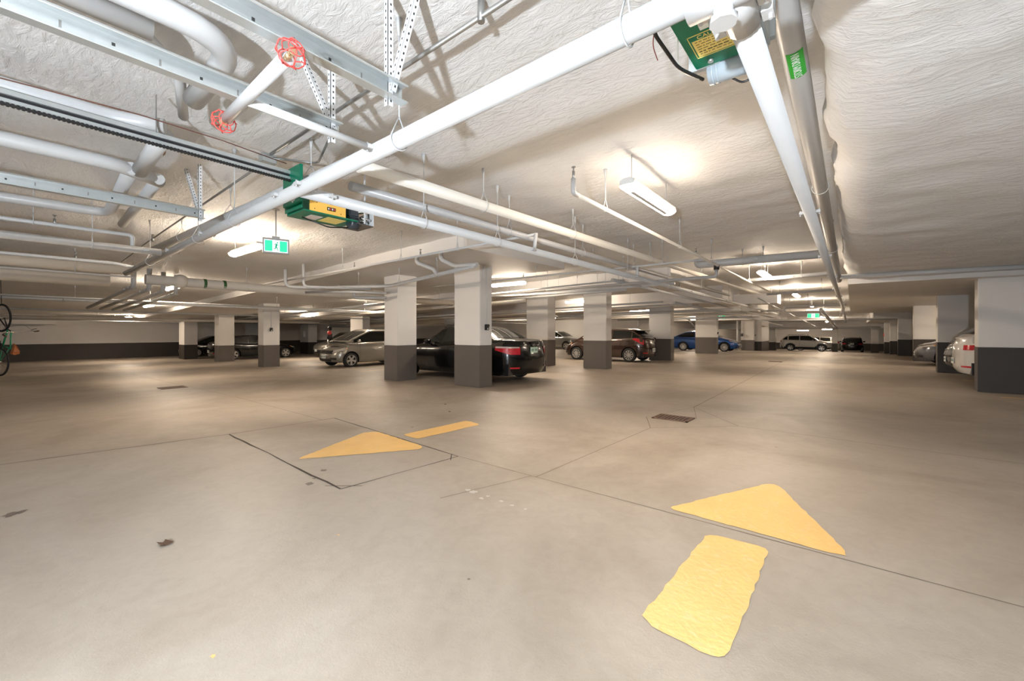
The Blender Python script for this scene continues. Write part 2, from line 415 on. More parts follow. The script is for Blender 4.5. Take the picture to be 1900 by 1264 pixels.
jt((-38, 3.06), (-6.07, 3.06)); jt((-3.2, 3.06), (8, 3.06), .007)
jt((-2.2, 3.06), (-2.12, 5.6)); jt((-2.12, 7.6), (-2.5, 30), .012); jt((-2.25, 3.06), (-2.5, 2.2), .006, jit=.01)
jt((-2.12, 5.6), (-2.45, 6.3)); jt((-2.12, 5.6), G(1370, 791)); jt((-2.12, 7.6), G(1370, 791)); jt((-1.8, 6.6), (-2.12, 7.6), .006)
jt((-2.35, 6.65), (-2.12, 7.6), .006)
jt(G(1370, 791), (8, 6.15)); jt((-7.2, -4), G(425, 806), .014, M_JOINT, .004)
jt((-8, 9.6), (-2.4, 9.6), .006)
k1, k2, k3, k4 = G(425, 806), G(620, 776), G(850, 847), G(632, 908)
jt(k1, k2, .016, M_JOINT, .006); jt(k2, k3, .018, M_JOINT, .003); jt(k3, k4, .013, M_JOINT, .006); jt(k4, k1, .020, M_JOINT, .009)
jt(G(603, 902), G(672, 902), .012, M_JOINT, .008); jt(G(838, 843), G(836, 854), .014, M_JOINT, .003)
jt((-14, -4), (-14, 6), .012); jt((-12.9, 3), (-16, 9), .012); jt((-20, -3), (-20, 12), .014)

def flat(name, pts, m, parent, z=.003, th=.0):
    """thin painted patch with wobbly worn edge"""
    bm = bmesh.new(); out = []
    n = len(pts)
    for i in range(n):
        a, b = Vector(pts[i]), Vector(pts[(i+1) % n]); k = max(2, int((b-a).length/.05))
        c = Vector(pts[i-1])
        for j in range(k):
            p = a+(b-a)*(j/k); e = min(j, k-j)/k
            d = (b-a).normalized(); s = Vector((-d.y, d.x)); amp = .006
            p = p+s*random.uniform(-amp, amp)
            if j == 0: p = p+((Vector(c)-a).normalized()+(b-a).normalized())*.018
            out.append(bm.verts.new((p.x, p.y, z)))
    f = bm.faces.new(out); 
    if f.normal.z < 0: pass
    bm.normal_update()
    if f.normal.z < 0: f.normal_flip()
    bmesh.ops.triangulate(bm, faces=[f])
    return link(name, bm, m, parent)
ar = empty('painted_arrow', (-.53, 3, 0), 'large yellow floor arrow in the foreground pointing away down the aisle', 'floor marking', 'painted floor arrows')
def rel(L, c): return [(p[0]-c[0], p[1]-c[1]) for p in L]
c0 = (-.53, 3)
flat('arrow_head', rel([G(1238, 943), G(1428, 897), G(1447, 903), G(1577, 1031), G(1560, 1032)], c0), M_YEL, ar)
flat('arrow_stem', rel([G(1313, 990), G(1427, 1018), G(1350, 1223), G(1320, 1222), G(1190, 1153), G(1197, 1135)], c0), M_YEL, ar)
ar = empty('painted_arrow', (-4.4, 3, 0), 'smaller-looking yellow floor arrow near the patched concrete square, pointing left', 'floor marking', 'painted floor arrows')
c0 = (-4.4, 3)
flat('arrow_head', rel([G(549, 853), G(675, 803), G(700, 801), G(783, 828), G(783, 834)], c0), M_YEL, ar)
flat('arrow_stem', rel([G(746, 807), G(866, 781), G(892, 788), G(775, 815)], c0), M_YEL, ar)
def stall_line(a, b, label):
    bm = bmesh.new(); strip(bm, a, b, .10, .0022, 0); o = link('stall_line', bm, M_YEL); tag(o, label, 'floor marking', 'yellow stall lines')
stall_line((-8.7, 10.1), (-12, 10.1), 'worn yellow stall line beyond the black sedan')
stall_line((-10.4, 7.3), (-10.4, 9), 'yellow stall line at the foot of the second pillar')
stall_line((-13.2, 8.0), (-13.2, 12.6), 'yellow stall line left of the silver hatchback')
stall_line((-18.3, 8.2), (-18.3, 12.8), 'yellow stall line by the square pillar')
stall_line((2.3, 12.6), (6.5, 12.6), 'yellow stall line in front of the nearest stall wall')
stall_line((2.3, 16.3), (5, 16.3), 'yellow stall line beside the white car')
stall_line((2.3, 21.0), (5, 21.0), 'yellow stall line beside the grey car')
def drain(c, sx, sy, label):
    e = empty('floor_drain', (c[0], c[1], fz(*c)), label, 'drain')
    bm = bmesh.new()
    for a, b in (((-sx, -sy), (sx, -sy+.03)), ((-sx, sy-.03), (sx, sy)), ((-sx, -sy), (-sx+.03, sy)), ((sx-.03, -sy), (sx, sy))):
        box(bm, (a[0], a[1], 0), (b[0], b[1], .012))
    link('frame', bm, mat('rusty_iron', (.14, .085, .06), .7, var=.3, vs=30), e)
    bbox('pit', (-sx+.02, -sy+.02, -.02), (sx-.02, sy-.02, .003), mat('drain_dark', (.05, .03, .025), .8), e)
    n = 9
    for k in range(n):
        x = -sx+.05+(2*sx-.1)*k/(n-1); bbox('bar', (x-.012, -sy+.03, .002), (x+.012, sy-.03, .009), MATS['rusty_iron'], e)
drain((-2.09, 6.44), .26, .19, 'rusty rectangular floor drain in the aisle behind the big arrow')
drain((-12.8, 2.75), .25, .25, 'small floor drain far off on the left')
drain((-2.6, 21.5), .25, .2, 'distant floor drain in front of the white SUV')
# litter
for (px, py, s, lb) in ((305, 1011, .045, 'curled dry leaf lying on the floor at the lower left'), (834, 765, .02, 'dark crumb of dirt nearer of the trail behind the arrows'),
                        (826, 751, .02, 'dark crumb of dirt further along the trail behind the arrows')):
    x, y = G(px, py); bm = bmesh.new()
    vs = [bm.verts.new((x+s*math.cos(a)*(1.3 if k % 2 else .7), y+s*math.sin(a)*(1 if k % 3 else .4), .004+.012*(k % 2))) for k, a in enumerate([i*PI/4 for i in range(8)])]
    c = bm.verts.new((x, y, .006))
    for i in range(8): bm.faces.new((vs[i], vs[(i+1) % 8], c))
    o = link('dry_leaf', bm, mat('leaf_brown', (.09, .05, .03), .8)); tag(o, lb, 'leaf')
# oil spots and pale scuffs: thin stains that belong to the slab
bm = bmesh.new()
def blot(bm, x, y, r, z=.001):
    n = 12; vs = [bm.verts.new((x+r*math.cos(2*PI*k/n)*random.uniform(.6, 1.3), y+r*math.sin(2*PI*k/n)*random.uniform(.4, 1.1), z)) for k in range(n)]
    bm.faces.new(vs)
for (px, py, r) in ((600, 873, .035), (573, 898, .04), (583, 888, .02), (765, 793, .025), (20, 955, .05), (40, 950, .04), (1355, 960, .01), (1440, 830, .015), (845, 750, .012), (870, 1075, .01)):
    blot(bm, *G(px, py), r)
link('floor_stain', bm, mat('oil_stain', (.15, .12, .10), .5), floor, kind='stuff')
bm = bmesh.new()
for (px, py, r) in ((876, 913, .04), (868, 910, .03), (893, 925, .02), (930, 930, .02), (905, 921, .016), (950, 938, .015), (915, 795, .01), (975, 945, .014)):
    blot(bm, *G(px, py), r)
link('plaster_scuff', bm, mat('pale_scuff', (.50, .47, .43), .7), floor, kind='stuff')
bm = bmesh.new()
for (px, py, r) in ((395, 1218, .012), (628, 993, .008), (1255, 1180, .01)): blot(bm, *G(px, py), r)
link('paint_drip', bm, M_YEL, floor, kind='stuff')

# ------------------------------------------------------------------ strip lamps
LAMPN = []
def strip_lamp(x, y, z, along, label, power=1.0, L=1.25, detail=True, wrap=.07):
    e = empty('strip_lamp', (x, y, z), label, 'lamp', 'hanging strip lamps', rz=PI/2 if along == 'y' else 0)
    W_ = .085
    bm = bmesh.new(); n = 10; k_ = .9 if wrap < .03 else .62; prof = [(-W_*k_, .03 if wrap >= .03 else .001), (-W_*k_*.97, .045), (-W_*.4, .065), (W_*.4, .065), (W_*k_*.97, .045), (W_*k_, .03 if wrap >= .03 else .001)]
    a = [bm.verts.new((-L/2, p[0], p[1])) for p in prof]; b = [bm.verts.new((L/2, p[0], p[1])) for p in prof]
    for k in range(5): bm.faces.new((a[k], b[k], b[k+1], a[k+1]))
    bm.faces.new(a); bm.faces.new(b[::-1]); bm.faces.new((a[0], a[5], b[5], b[0]))
    bmesh.ops.recalc_face_normals(bm, faces=bm.faces); link('housing', bm, M_LHOUSE, e)
    bm = bmesh.new(); rows_ = []
    for t in (-1, -.97, 0, .97, 1):
        ex = L/2*.985*t; s = 1 if abs(t) < .98 else .72
        rows_.append([bm.verts.new((ex, W_*s*math.cos(q), -(.045 if wrap < .03 else .055)*s*math.sin(q))) for q in [PI*(-wrap+(1+2*wrap)*j/8) for j in range(9)]])
    for u, v in zip(rows_, rows_[1:]):
        for j in range(8): bm.faces.new((u[j], v[j], v[j+1], u[j+1])).smooth = True
    bm.faces.new(rows_[0]); bm.faces.new(rows_[-1][::-1])
    bmesh.ops.recalc_face_normals(bm, faces=bm.faces); link('diffuser', bm, M_DIFF, e)
    if detail: bbox('centre_strip', (-L/2+.12, -.022, -.056 if wrap >= .03 else -.047), (L/2-.12, .022, -.05 if wrap >= .03 else -.042), M_LHOUSE, e)
    if detail:
        for s in (-1, 1):
            for q in range(4):
                bbox('clip', (s*0+(-L/2+.2+q*.28), s*(W_+.001)-.006, -.012), (-L/2+.225+q*.28, s*(W_+.001)+.006, .02), M_LHOUSE, e)
    top = soffit(x, y)-z
    for s in (-1, 1):
        tubeobj('hanging_rod', [(s*(L/2-.12), 0, .06), (s*(L/2-.12), 0, top+.01)], .005, M_PIPE, e, 6)
    return e
strip_lamp(-1.72, 4.54, 2.75, 'y', 'nearest strip lamp, over the aisle by the cream pipe', 1.0, wrap=.02)
strip_lamp(-1.72, 12.3, 2.75, 'y', 'second strip lamp down the aisle', 1.0)
strip_lamp(-1.72, 20.1, 2.75, 'y', 'third strip lamp down the aisle', 1.0)
strip_lamp(-1.72, 28.0, 2.72, 'y', 'fourth strip lamp down the aisle, near the far exit sign', 1.0)
strip_lamp(-1.72, 37.0, 2.45, 'y', 'fifth strip lamp, down the ramp', 1.0, detail=False)
strip_lamp(-1.72, 46.0, 2.2, 'y', 'farthest strip lamp of the aisle', 1.0, detail=False)
strip_lamp(-8.35, 2.82, 2.75, 'x', 'strip lamp hanging beside the exit sign on the left', 1.0, wrap=.04)
strip_lamp(-7.95, 9.65, 2.72, 'x', 'strip lamp behind the nearest wide pillar', 1.0)
strip_lamp(-15.8, 3.4, 2.62, 'x', 'strip lamp among the insulated pipes on the left', .8)
strip_lamp(-24.5, 4.4, 2.46, 'x', 'strip lamp before the far left wall', .8)
strip_lamp(-16.5, 10.6, 2.5, 'x', 'strip lamp over the silver hatchback', .8)
strip_lamp(-25.0, 11.6, 2.2, 'x', 'strip lamp over the silver minivan', .8, detail=False)
strip_lamp(-33.0, 5.0, 2.15, 'x', 'strip lamp close to the long far wall', .8, detail=False)
strip_lamp(-9.5, 16.4, 2.65, 'x', 'strip lamp over the brown hatchback', .8)
strip_lamp(-18.5, 22.5, 2.6, 'x', 'strip lamp in the far middle bay', 1.0, detail=False)
strip_lamp(-9.5, 23.5, 2.55, 'x', 'strip lamp between brown hatchback and blue sedan', .8, detail=False)
strip_lamp(-9.0, 33.5, 2.5, 'x', 'strip lamp over the blue sedan', .8, detail=False)
strip_lamp(-30.0, 22.0, 2.2, 'x', 'strip lamp in the far left bay', 1.0, detail=False)
strip_lamp(-2.0, 58.5, 1.6, 'x', 'strip lamp behind the far portal', 1.2, detail=False)
strip_lamp(-20.5, 30.5, 2.5, 'x', 'added strip lamp brightening the back wall over the grey crossover', 1.2, detail=False)  # extra lamp, put in to brighten the dim back wall
strip_lamp(-10.5, 39.0, 2.4, 'x', 'added strip lamp brightening the ramp past the blue sedan', 1.2, detail=False)  # extra lamp, lifts the dark bay along the ramp
strip_lamp(-5.0, 66.5, 1.5, 'x', 'added strip lamp brightening the pale end wall', 1.2, detail=False)  # extra lamp, lightens the end wall behind the white SUV
strip_lamp(4.8, 23.0, 2.3, 'x', 'strip lamp inside the stall of the slate grey hatchback', .8, detail=False)
strip_lamp(-9.8, 60, 1.6, 'x', 'added strip lamp brightening the walls beyond the pier at the aisle end', 1.2, detail=False)  # extra lamp added so the far walls come out lighter
#@@PART2
# ------------------------------------------------------------------ sprinkler and drain pipes near the viewpoint
MY = 1.47
main = pipe('big white main pipe running diagonally across the ceiling', [(-.33, 1.45, 2.4), (-10.6, 1.58, 2.4)], .048, coup=(.297-.018, .297+.022, .518, .665, .186, .71), hang=(.165, .43, .55, .8, .03), tees=(.297, .186))
pipe('stub of the main pipe rising out of view at the corner coupling', [(-.33, MY, 2.4), (3.2, MY, 2.4)], .048, coup=(.02, .08, .5))
pipe('long white pipe running away down the aisle on the right', [(-.30, MY, 2.4), (-.30, 24.5, 2.32)], .047, coup=(.14, .26, .38, .5, .62, .75, .9), hang=())
# knobbly coupling where the main pipe meets it
bm = bmesh.new()
for dx, dy in ((-.11, 0), (0, .11), (0, .20)):
    collar(bm, (-.30+dx, MY+dy, 2.4), (abs(dx) > 0, abs(dy) > 0, 0), .056, .05)
tube(bm, [(-.43, MY, 2.4), (-.20, MY, 2.4)], .066, 18); tube(bm, [(-.30, MY, 2.4), (-.30, MY+.21, 2.4)], .058, 16)
tube(bm, [(-.32, MY, 2.38), (-.32, MY, 2.30)], .03, 12); tube(bm, [(-.32, MY, 2.305), (-.32, MY, 2.285)], .042, 8)
o = link('pipe_coupling', bm, M_PIPE); tag(o, 'heavy bolted white corner coupling at the top of the picture', 'coupling')
pipe('white pipe from the main pipe tee running past the green opener', [(-3.38, MY, 2.41), (-3.38, 30, 2.34)], .047, coup=(.010, .108, .23, .36, .5), hang=(.045, .085, .15, .22, .30, .4, .52, .7), spr=((.33, 1),))
pipe('short thin white pipe feeding the twin caged sprinklers', [(-2.24, MY, 2.4), (-2.24, .76, 2.4)], .021, coup=(.05, .97))
# caged sprinkler header
sh = pipe('white sprinkler header with a red wire cage on each end', [(-1.79, .75, 2.41), (-2.50, .76, 2.40)], .027, coup=(.05, .5, .95), tees=(.63,))
def cage(p, d, par):
    p = Vector(p); d = Vector(d).normalized(); a, b = frame(d); bm = bmesh.new()
    for k in range(6):
        q = 2*PI*k/6; u = a*math.cos(q)+b*math.sin(q); v = a*math.cos(q+.5)+b*math.sin(q+.5)
        tube(bm, [p+u*.030, p+u*.052+d*.02, p+v*.056+d*.055, p+v*.03+d*.085, p+d*.088], .0028, 5)
    for rr, h in ((.033, 0), (.056, .04), (.03, .085)):
        tube(bm, [p+d*h+(a*math.cos(k*PI/6)+b*math.sin(k*PI/6))*rr for k in range(13)], .0026, 5)
    o = link('wire_cage', bm, M_RED, par)
    bm = bmesh.new(); tube(bm, [p-d*.02, p+d*.03], .012, 8); tube(bm, [p+d*.055, p+d*.06], .018, 8); tube(bm, [p+d*.03, p+d*.055], .004, 5)
    link('sprinkler_head', bm, mat('brass', (.7, .55, .35), .35, metal=.8), par)
cage((-1.78, .75, 2.41), (1, 0, .05), sh); cage((-2.51, .76, 2.40), (-1, 0, -.05), sh)
a = P(605, 290, y=1.8); 
pipe('fat white drain pipe behind and above the main pipe', [(-3.24, 1.88, 2.70), (-10.2, 1.85, 2.80)], .062, coup=(.02, .5), hang=(.1, .4, .7))
pipe('thick cream drain pipe crossing above the strip lamp side of the ceiling', [(-3.16, 1.9, 2.67), (-3.16, 22, 2.98)], .056, M_PIPEY, coup=(.02, .245, .45, .7), hang=(.075, .17, .32, .5), tees=(.008,))
pipe('pipe coloured grey for shade, hanging between the two long white pipes', [(-3.5, 2.02, 2.61), (-3.5, 17, 2.64)], .042, M_PIPEG, coup=(.03, .19, .40, .7), hang=(.15, .28, .42))
d0 = P(1068, 363, x=-2.12)
pipe('slim cream sprinkler pipe beside the nearest strip lamp', [(-2.12, d0.y, 2.66), (-2.12, 16.5, 2.62)], .021, M_PIPEY, coup=(.0, .34), hang=(.05, .25, .40, .7), spr=((.32, 1),))
o = pipe('grey elbow and upright sprinkler ending the slim cream pipe', [(-2.12, d0.y+.05, 2.66), (-2.12, d0.y-.04, 2.66), (-2.12, d0.y-.04, 2.80)], .024, M_PIPEG, coup=(.3,), elbow=.03, spr=((1.0, 1),))
pipe('slim white cross pipe running left in front of the pale slab face', [(-3.30, 4.62, 2.62), (-12.4, 4.62, 2.57)], .018, M_PIPE, coup=(.0,), hang=(.17, .33, .55), spr=((.27, 1), (.5, 1)))
pipe('short tee linking the slim cross pipe down to the long pipe', [(-3.32, 4.62, 2.62), (-3.35, 4.62, 2.40)], .026, M_PIPE, coup=(.1, .9))
pipe('slim cross pipe joining the cream sprinkler pipe to the long pipe', [(-2.12, 8.18, 2.62), (-9.5, 8.0, 2.60)], .019, M_PIPE, coup=(0, .17), hang=(.1, .3, .5), spr=((.55, 1),))
pipe('second short tee dropping onto the long white pipe', [(-3.35, 8.14, 2.61), (-3.35, 8.14, 2.38)], .028, M_PIPE, coup=(.1, .9))
riser = pipe('white drain branch with a capped riser near the aisle lamp', [(-2.15, 9.3, 2.58), (-2.15, 9.3, 2.43), (-6.4, 9.4, 2.42)], .034, M_PIPEG, coup=(.1, .9), hang=(.5,), elbow=.1)
bm = bmesh.new(); tube(bm, [(-2.15, 9.3, 2.57), (-2.15, 9.3, 2.66)], .055, 14); link('pipe_cap', bm, M_BLACK, riser)['label'] = 'black rubber cap'
pipe('white pipe crossing just above the third pillar', [(-5.0, 11.35, 2.5), (-9.6, 11.45, 2.46)], .04, M_PIPE, coup=(.3, .7), hang=(.2, .5, .8))
pipe('thin conduit along the pale slab face behind the strip lamp', [(-4.0, 11.7, 2.66), (-11, 11.7, 2.62)], .018, M_PIPE, hang=(.2, .4, .6, .8))
pipe('second white branch above the brown hatchback', [(-3.4, 10.6, 2.50), (-7.2, 10.9, 2.50), (-9.8, 10.2, 2.46)], .032, M_PIPE, coup=(.2, .6), hang=(.3,))
# run over the two near pillars
pipe('white drain run resting in front of the two nearest pillars', [(-5.55, 5.75, 2.55), (-8.9, 6.2, 2.44), (-10.6, 5.2, 2.42), (-10.9, 4.56, 2.42), (-10.9, 4.56, 2.85)], .04, M_PIPE, coup=(.05, .35, .55, .7), hang=(.2, .45, .65), elbow=.15)
pipe('twin white riser left of the drain run over the near pillars', [(-10.35, 4.75, 2.95), (-10.35, 4.75, 2.40), (-9.6, 6.1, 2.40)], .034, M_PIPE, coup=(.4,), elbow=.12)
pipe('white trap bend hanging down left of the nearest pillar', [(-7.1, 5.6, 2.88), (-7.1, 5.6, 2.75), (-6.85, 5.85, 2.62), (-6.8, 5.9, 2.48)], .042, M_PIPE, elbow=.06, coup=(.3,))
pipe('white trap bend with a capped end at the nearest pillar', [(-6.35, 5.6, 2.88), (-6.35, 5.6, 2.74), (-6.1, 5.75, 2.60), (-5.5, 5.75, 2.57)], .042, M_PIPE, elbow=.08, coup=(.3, .98))
pipe('low white loop of pipe under the drain run', [(-11.2, 5.2, 2.34), (-9.7, 5.6, 2.30), (-9.2, 6.3, 2.28)], .03, M_PIPE, coup=(.2, .8), elbow=.1)
pipe('lower cluster pipe with an elbow left of the second pillar', [(-10.2, 6.0, 2.38), (-10.2, 6.0, 2.2), (-9.5, 6.5, 2.2)], .032, M_PIPE, elbow=.08)
# right: storm drain, elbow pipe
s0, s1 = P(1446, -40, z=2.92), None
s1 = P(1556, 520, x=s0.x+.02)
sp = pipe('fat white storm drain pipe with a green label at the upper right', [s0+Vector((0, -.6, 0)), (s0.x, s0.y, s0.z), s1], .062, M_PIPE, coup=(.16, .22, .5, .8), hang=(.35, .65), elbow=.02)
sx, sy, sz = s0.x, 0, 0
dd = (s1-s0).normalized()
def projy(p): v = p-Vector((0, 0, CAMH)); return HORIZ-FPX*v.z/v.dot(FV)
lp = min((s0.lerp(s1, k/400) for k in range(200)), key=lambda p: abs(projy(p)-104))
def wrap_label(c, d, r, l, a0, a1, name, m, par):
    bm = bmesh.new(); u = Vector((1, 0, 0)); u = (u-d*u.dot(d)).normalized(); v = d.cross(u); pr = None
    for k in range(9):
        q = a0+(a1-a0)*k/8; n_ = u*math.cos(q)+v*math.sin(q)
        t = [bm.verts.new(c+n_*r-d*l/2), bm.verts.new(c+n_*r+d*l/2)]
        if pr: bm.faces.new((pr[0], pr[1], t[1], t[0]))
        pr = t
    bmesh.ops.recalc_face_normals(bm, faces=bm.faces); return link(name, bm, m, par)
u_ = Vector((1, 0, 0)); v_ = dd.cross(u_)
sgn = -1 if v_.z > 0 else 1
M_LABG = mat('label_green', (.02, .42, .03), .4); M_LABW = mat('label_white', (.85, .9, .85), .4)
wrap_label(lp, dd, .0635, .26, sgn*PI*.22, sgn*PI*.66, 'label', M_LABG, sp)
def text(body, loc, xdir, ndir, size, m, par, name='lettering', ext=.0006, sx=1.0, align='CENTER'):
    c = bpy.data.curves.new(name, 'FONT'); c.body = body; c.size = size; c.extrude = ext; c.align_x = align; c.align_y = 'CENTER'; c.materials.append(m)
    o = bpy.data.objects.new(name, c); COL.objects.link(o)
    X = Vector(xdir).normalized(); Z = Vector(ndir).normalized(); X = (X-Z*X.dot(Z)).normalized(); Y = Z.cross(X)
    o.matrix_world = Matrix.Translation(loc) @ Matrix((X, Y, Z)).transposed().to_4x4() @ Matrix.Diagonal((sx, 1, 1, 1))
    bpy.context.view_layer.update(); me = bpy.data.meshes.new_from_object(o.evaluated_get(bpy.context.evaluated_depsgraph_get()))
    mw = o.matrix_world.copy(); bpy.data.objects.remove(o)
    me.transform(Matrix.Translation(-par.location) @ mw); o = bpy.data.objects.new(name, me); COL.objects.link(o); o.parent = par
    return o
a_ = sgn*PI*.44; nn = u_*math.cos(a_)+v_*math.sin(a_)
text('STORM DRAIN', lp+nn*.0645, -dd, nn, .056, M_LABW, sp, sx=.66)
pipe('white pipe with an elbow embedded in the foam at the upper right', [(-.12, .2, 2.5), (-.10, 1.32, 2.5), (4.5, 1.34, 2.53)], .043, M_PIPE, coup=(.19, .225, .245), elbow=.11)
pipe('grey cross pipe on the ceiling beyond the nearest strip lamp', [(-2.75, 10.2, 2.97), (-2.75, 10.2, 2.84), (-.30, 10.3, 2.84)], .085, M_PIPE, elbow=.14, coup=(.15, .5), hang=(.4, .55))
pipe('white cross pipe over the second aisle lamp', [(-2.2, 12.9, 2.70), (-.2, 12.9, 2.74)], .05, M_PIPE, coup=(.5,), hang=(.2, .6))
pipe('thin pipe leaving the aisle towards the right stalls', [(-.3, 11.6, 2.50), (3.0, 11.75, 2.47)], .05, M_PIPE, coup=(.1,))
pipe('cross pipe over the third aisle lamp', [(-2.4, 17.6, 2.66), (-.4, 17.6, 2.70)], .045, M_PIPE, hang=(.2, .8), coup=(.4,))
pipe('cross pipe with a drop near the far exit sign', [(-3.6, 24.5, 2.35), (-2.6, 24.5, 2.35), (-2.6, 24.5, 2.55), (-.2, 24.5, 2.55)], .05, M_PIPE, hang=(.3, .6, .9), elbow=.1)
# left: drain pipes with bends near the upper left corner
pA0, pA1 = P(262, 0, z=2.86), P(432, 96, z=2.86)
pipe('fat white drain pipe with a long sweep bend at the upper left', [(pA0.x, -2.0, 2.86), (pA0.x, pA1.y, 2.86), (-3.40, pA1.y, 2.84)], .062, M_PIPE, coup=(.52, .63, .66, .70, .93), elbow=.28)
j1 = P(300, 245, z=2.83)
q0 = P(0, 148, z=2.84)
pipe('second white drain pipe joining the swept pipe from the left', [(j1.x-.02, -3.2, 2.84), (j1.x-.02, j1.y-.25, 2.84), (j1.x+.10, j1.y, 2.84)], .055, M_PIPE, coup=(.15, .4, .72, .8, .9), elbow=.1)
j2 = P(245, 312, z=2.80)
pipe('drain pipe with an amber band below the door opener rail', [(j1.x-.05, pA1.y, 2.83), (j2.x-.05, pA1.y+.02, 2.80)], .06, M_PIPE, coup=(.15, .85))
o = wrap_label(P(288, 289, z=2.82-.02)+Vector((0, 0, .045)), Vector((1, 0, -.02)), .0625, .09, PI*1.25, PI*1.75, 'amber_band', mat('amber', (.62, .28, .02), .4), None)
tag(o, 'amber plastic band on the drain pipe under the opener rail', 'band')
pipe('third white drain pipe coming from the left edge', [(j2.x, -4.0, 2.80), (j2.x, j2.y-.1, 2.80), (j2.x-.25, j2.y+.25, 2.80)], .06, M_PIPE, coup=(.1, .35, .75, .85), elbow=.1)
e1 = P(178, 395, z=2.78)
pipe('drain pipe branching down left to the last elbow', [(j2.x, j2.y, 2.80), (e1.x+.1, e1.y+.1, 2.78), (e1.x, -4.0, 2.76)], .055, M_PIPE, coup=(.08, .22, .4), elbow=.2)
pipe('parallel branch of the drain pipes, farther side', [(j2.x-.15, j2.y+.22, 2.80), (e1.x-.5, j2.y+.32, 2.78)], .05, M_PIPE, coup=(.1,))
t0 = P(150, 0, z=2.95)
pipe('fat pipe stub in the very top left corner', [(t0.x, -2.5, 2.95), (t0.x, .55, 2.95)], .055, M_PIPE, coup=(.97,))
tq = P(330, 165, z=2.93)
pipe('narrow pipe vanishing into the foam above the steel track', [(t0.x-.02, .5, 2.95), (tq.x+.25, tq.y-.05, 2.92), (tq.x-.3, tq.y+.1, 2.88)], .032, M_PIPE, elbow=.1, coup=(.9,))
kk = P(300, 467, z=2.4).x
pipe('white pipe meeting the main pipe from the left edge', [(-7.45, MY, 2.4), (-7.45, -7, 2.4)], .046, M_PIPE, coup=(.02, .3), hang=(.08, .33, .6), tees=(.01,))
lx = P(150, 428, z=2.55).x
pipe('thin white sprinkler pipe above it with an elbow into the tee', [(-7.3, 1.15, 2.42), (-7.3, 1.15, 2.56), (-7.3, -7, 2.56)], .024, M_PIPE, coup=(.04,), hang=(.12, .3, .6), spr=((.10, 1), (.5, 1)), elbow=.05)
mx_ = P(150, 477, z=2.45)
pipe('thin sprinkler pipe ending in an elbow near the left cluster', [(-9.75, 1.62, 2.42), (-9.75, 1.3, 2.47), (-9.75, -7, 2.47)], .026, M_PIPE, coup=(.04, .07), hang=(.2, .5), spr=((.09, 1), (.3, 1)), elbow=.05)
M_INS = mat('insulated_wrap', (.62, .58, .52), .6, var=.08, vs=4, bump=.6, bs=9)
pipe('fat insulated pipe on the far left', [(-12.0, -7, 2.62), (-12.0, 1.9, 2.62)], .11, M_INS, coup=())
pipe('fattest insulated duct low on the far left', [(-12.6, -7, 2.45), (-12.6, 1.6, 2.45)], .17, M_INS)
pipe('thin pipe strapped along the fat insulated pipe', [(-11.75, -7, 2.45), (-11.75, 1.9, 2.45)], .02, M_PIPE, coup=(.5, .8), hang=(.3, .6, .9))
bp = pipe('fat beige pipe with green bands behind the exit sign', [(-12.0, 2.1, 2.45), (-12.0, 12, 2.40)], .11, M_INS, hang=(.2, .45, .7))
for yb in (3.15, 3.55):
    bm = bmesh.new(); tube(bm, [(-12, yb, 2.449), (-12, yb+.06, 2.449)], .113, 20); link('green_band', bm, mat('dark_green_band', (.02, .09, .02), .5), bp)
bm = bmesh.new(); bmesh.ops.create_uvsphere(bm, u_segments=16, v_segments=10, radius=.16, matrix=Matrix.Translation((-12, 2.72, 2.46))); link('bulb_joint', bm, M_INS, bp, smooth=True)
for k, (x, yy_) in enumerate(((-10.6, 0), (-11.0, .12), (-11.4, .24), (-11.8, .38))):
    a = Vector((-12.9-.45*k, 2.05+.36*k, 2.34)); 
    pipe(['first','second','third','last'][k]+' of four sloping pipes fanning under the end of the main pipe', [a+Vector((.03, 0, .5)), a, a+Vector((-6.4, -.1, -.26))], .05, M_PIPE, coup=(.1, .16), elbow=.12)
# ------------------------------------------------------------------ background services
def bg(k, lb, pts, r, hang=(.1, .3, .5, .7, .9), m=None, coup=(.2, .5, .8)):
    pipe(lb, pts, r, m or M_PIPE, coup=coup, hang=hang, spr=((.4, 0),) if r < .03 else ())
bg(0, 'thin pipe before the left wall panels', [(-16.5, -6, 2.25), (-16.5, 12, 2.2)], .022)
bg(1, 'white pipe crossing in front of the square pillar top', [(-18.6, -8, 2.30), (-18.6, 24, 2.22)], .04)
bg(2, 'thin sprinkler pipe over the black saloon', [(-22.5, -8, 2.12), (-22.5, 30, 2.05)], .028)
bg(3, 'bright pipe low against the long far wall', [(-33.5, -3, 1.98), (-33.5, 12, 1.90)], .03)
bg(4, 'fat beige pipe before the long far wall', [(-30.0, -8, 2.0), (-30, 30, 1.95)], .10, m=M_INS)
bg(5, 'long cross pipe at the level of the first slab band, left part', [(-12, 9.6, 2.45), (-34, 9.6, 2.0)], .035)
bg(6, 'long cross pipe just beyond the first slab band', [(-4.5, 10.1, 2.62), (-28, 10.1, 2.15)], .022)
bg(7, 'thick cross pipe between the first two slab bands', [(-8.5, 11.2, 2.35), (-34, 11.4, 1.95)], .06, m=M_PIPEY)
bg(8, 'cross pipe under the second slab band', [(-5.2, 14.9, 2.36), (-33, 14.9, 1.9)], .035)
bg(9, 'paired cross pipe under the second slab band, thinner', [(-5.2, 15.6, 2.30), (-33, 15.6, 1.88)], .020)
bg(10, 'cross pipe above the roof of the brown hatchback', [(-4.8, 17.0, 2.36), (-30, 17.0, 1.95)], .04, m=M_PIPEY)
bg(11, 'cross pipe passing the pillar behind the hatchback tail', [(-3.8, 18.9, 2.24), (-22, 18.9, 2.1)], .028)
bg(12, 'bright cross pipe beyond the hatchback tail pillar', [(-4.0, 21.6, 2.32), (-24, 21.6, 2.1)], .05)
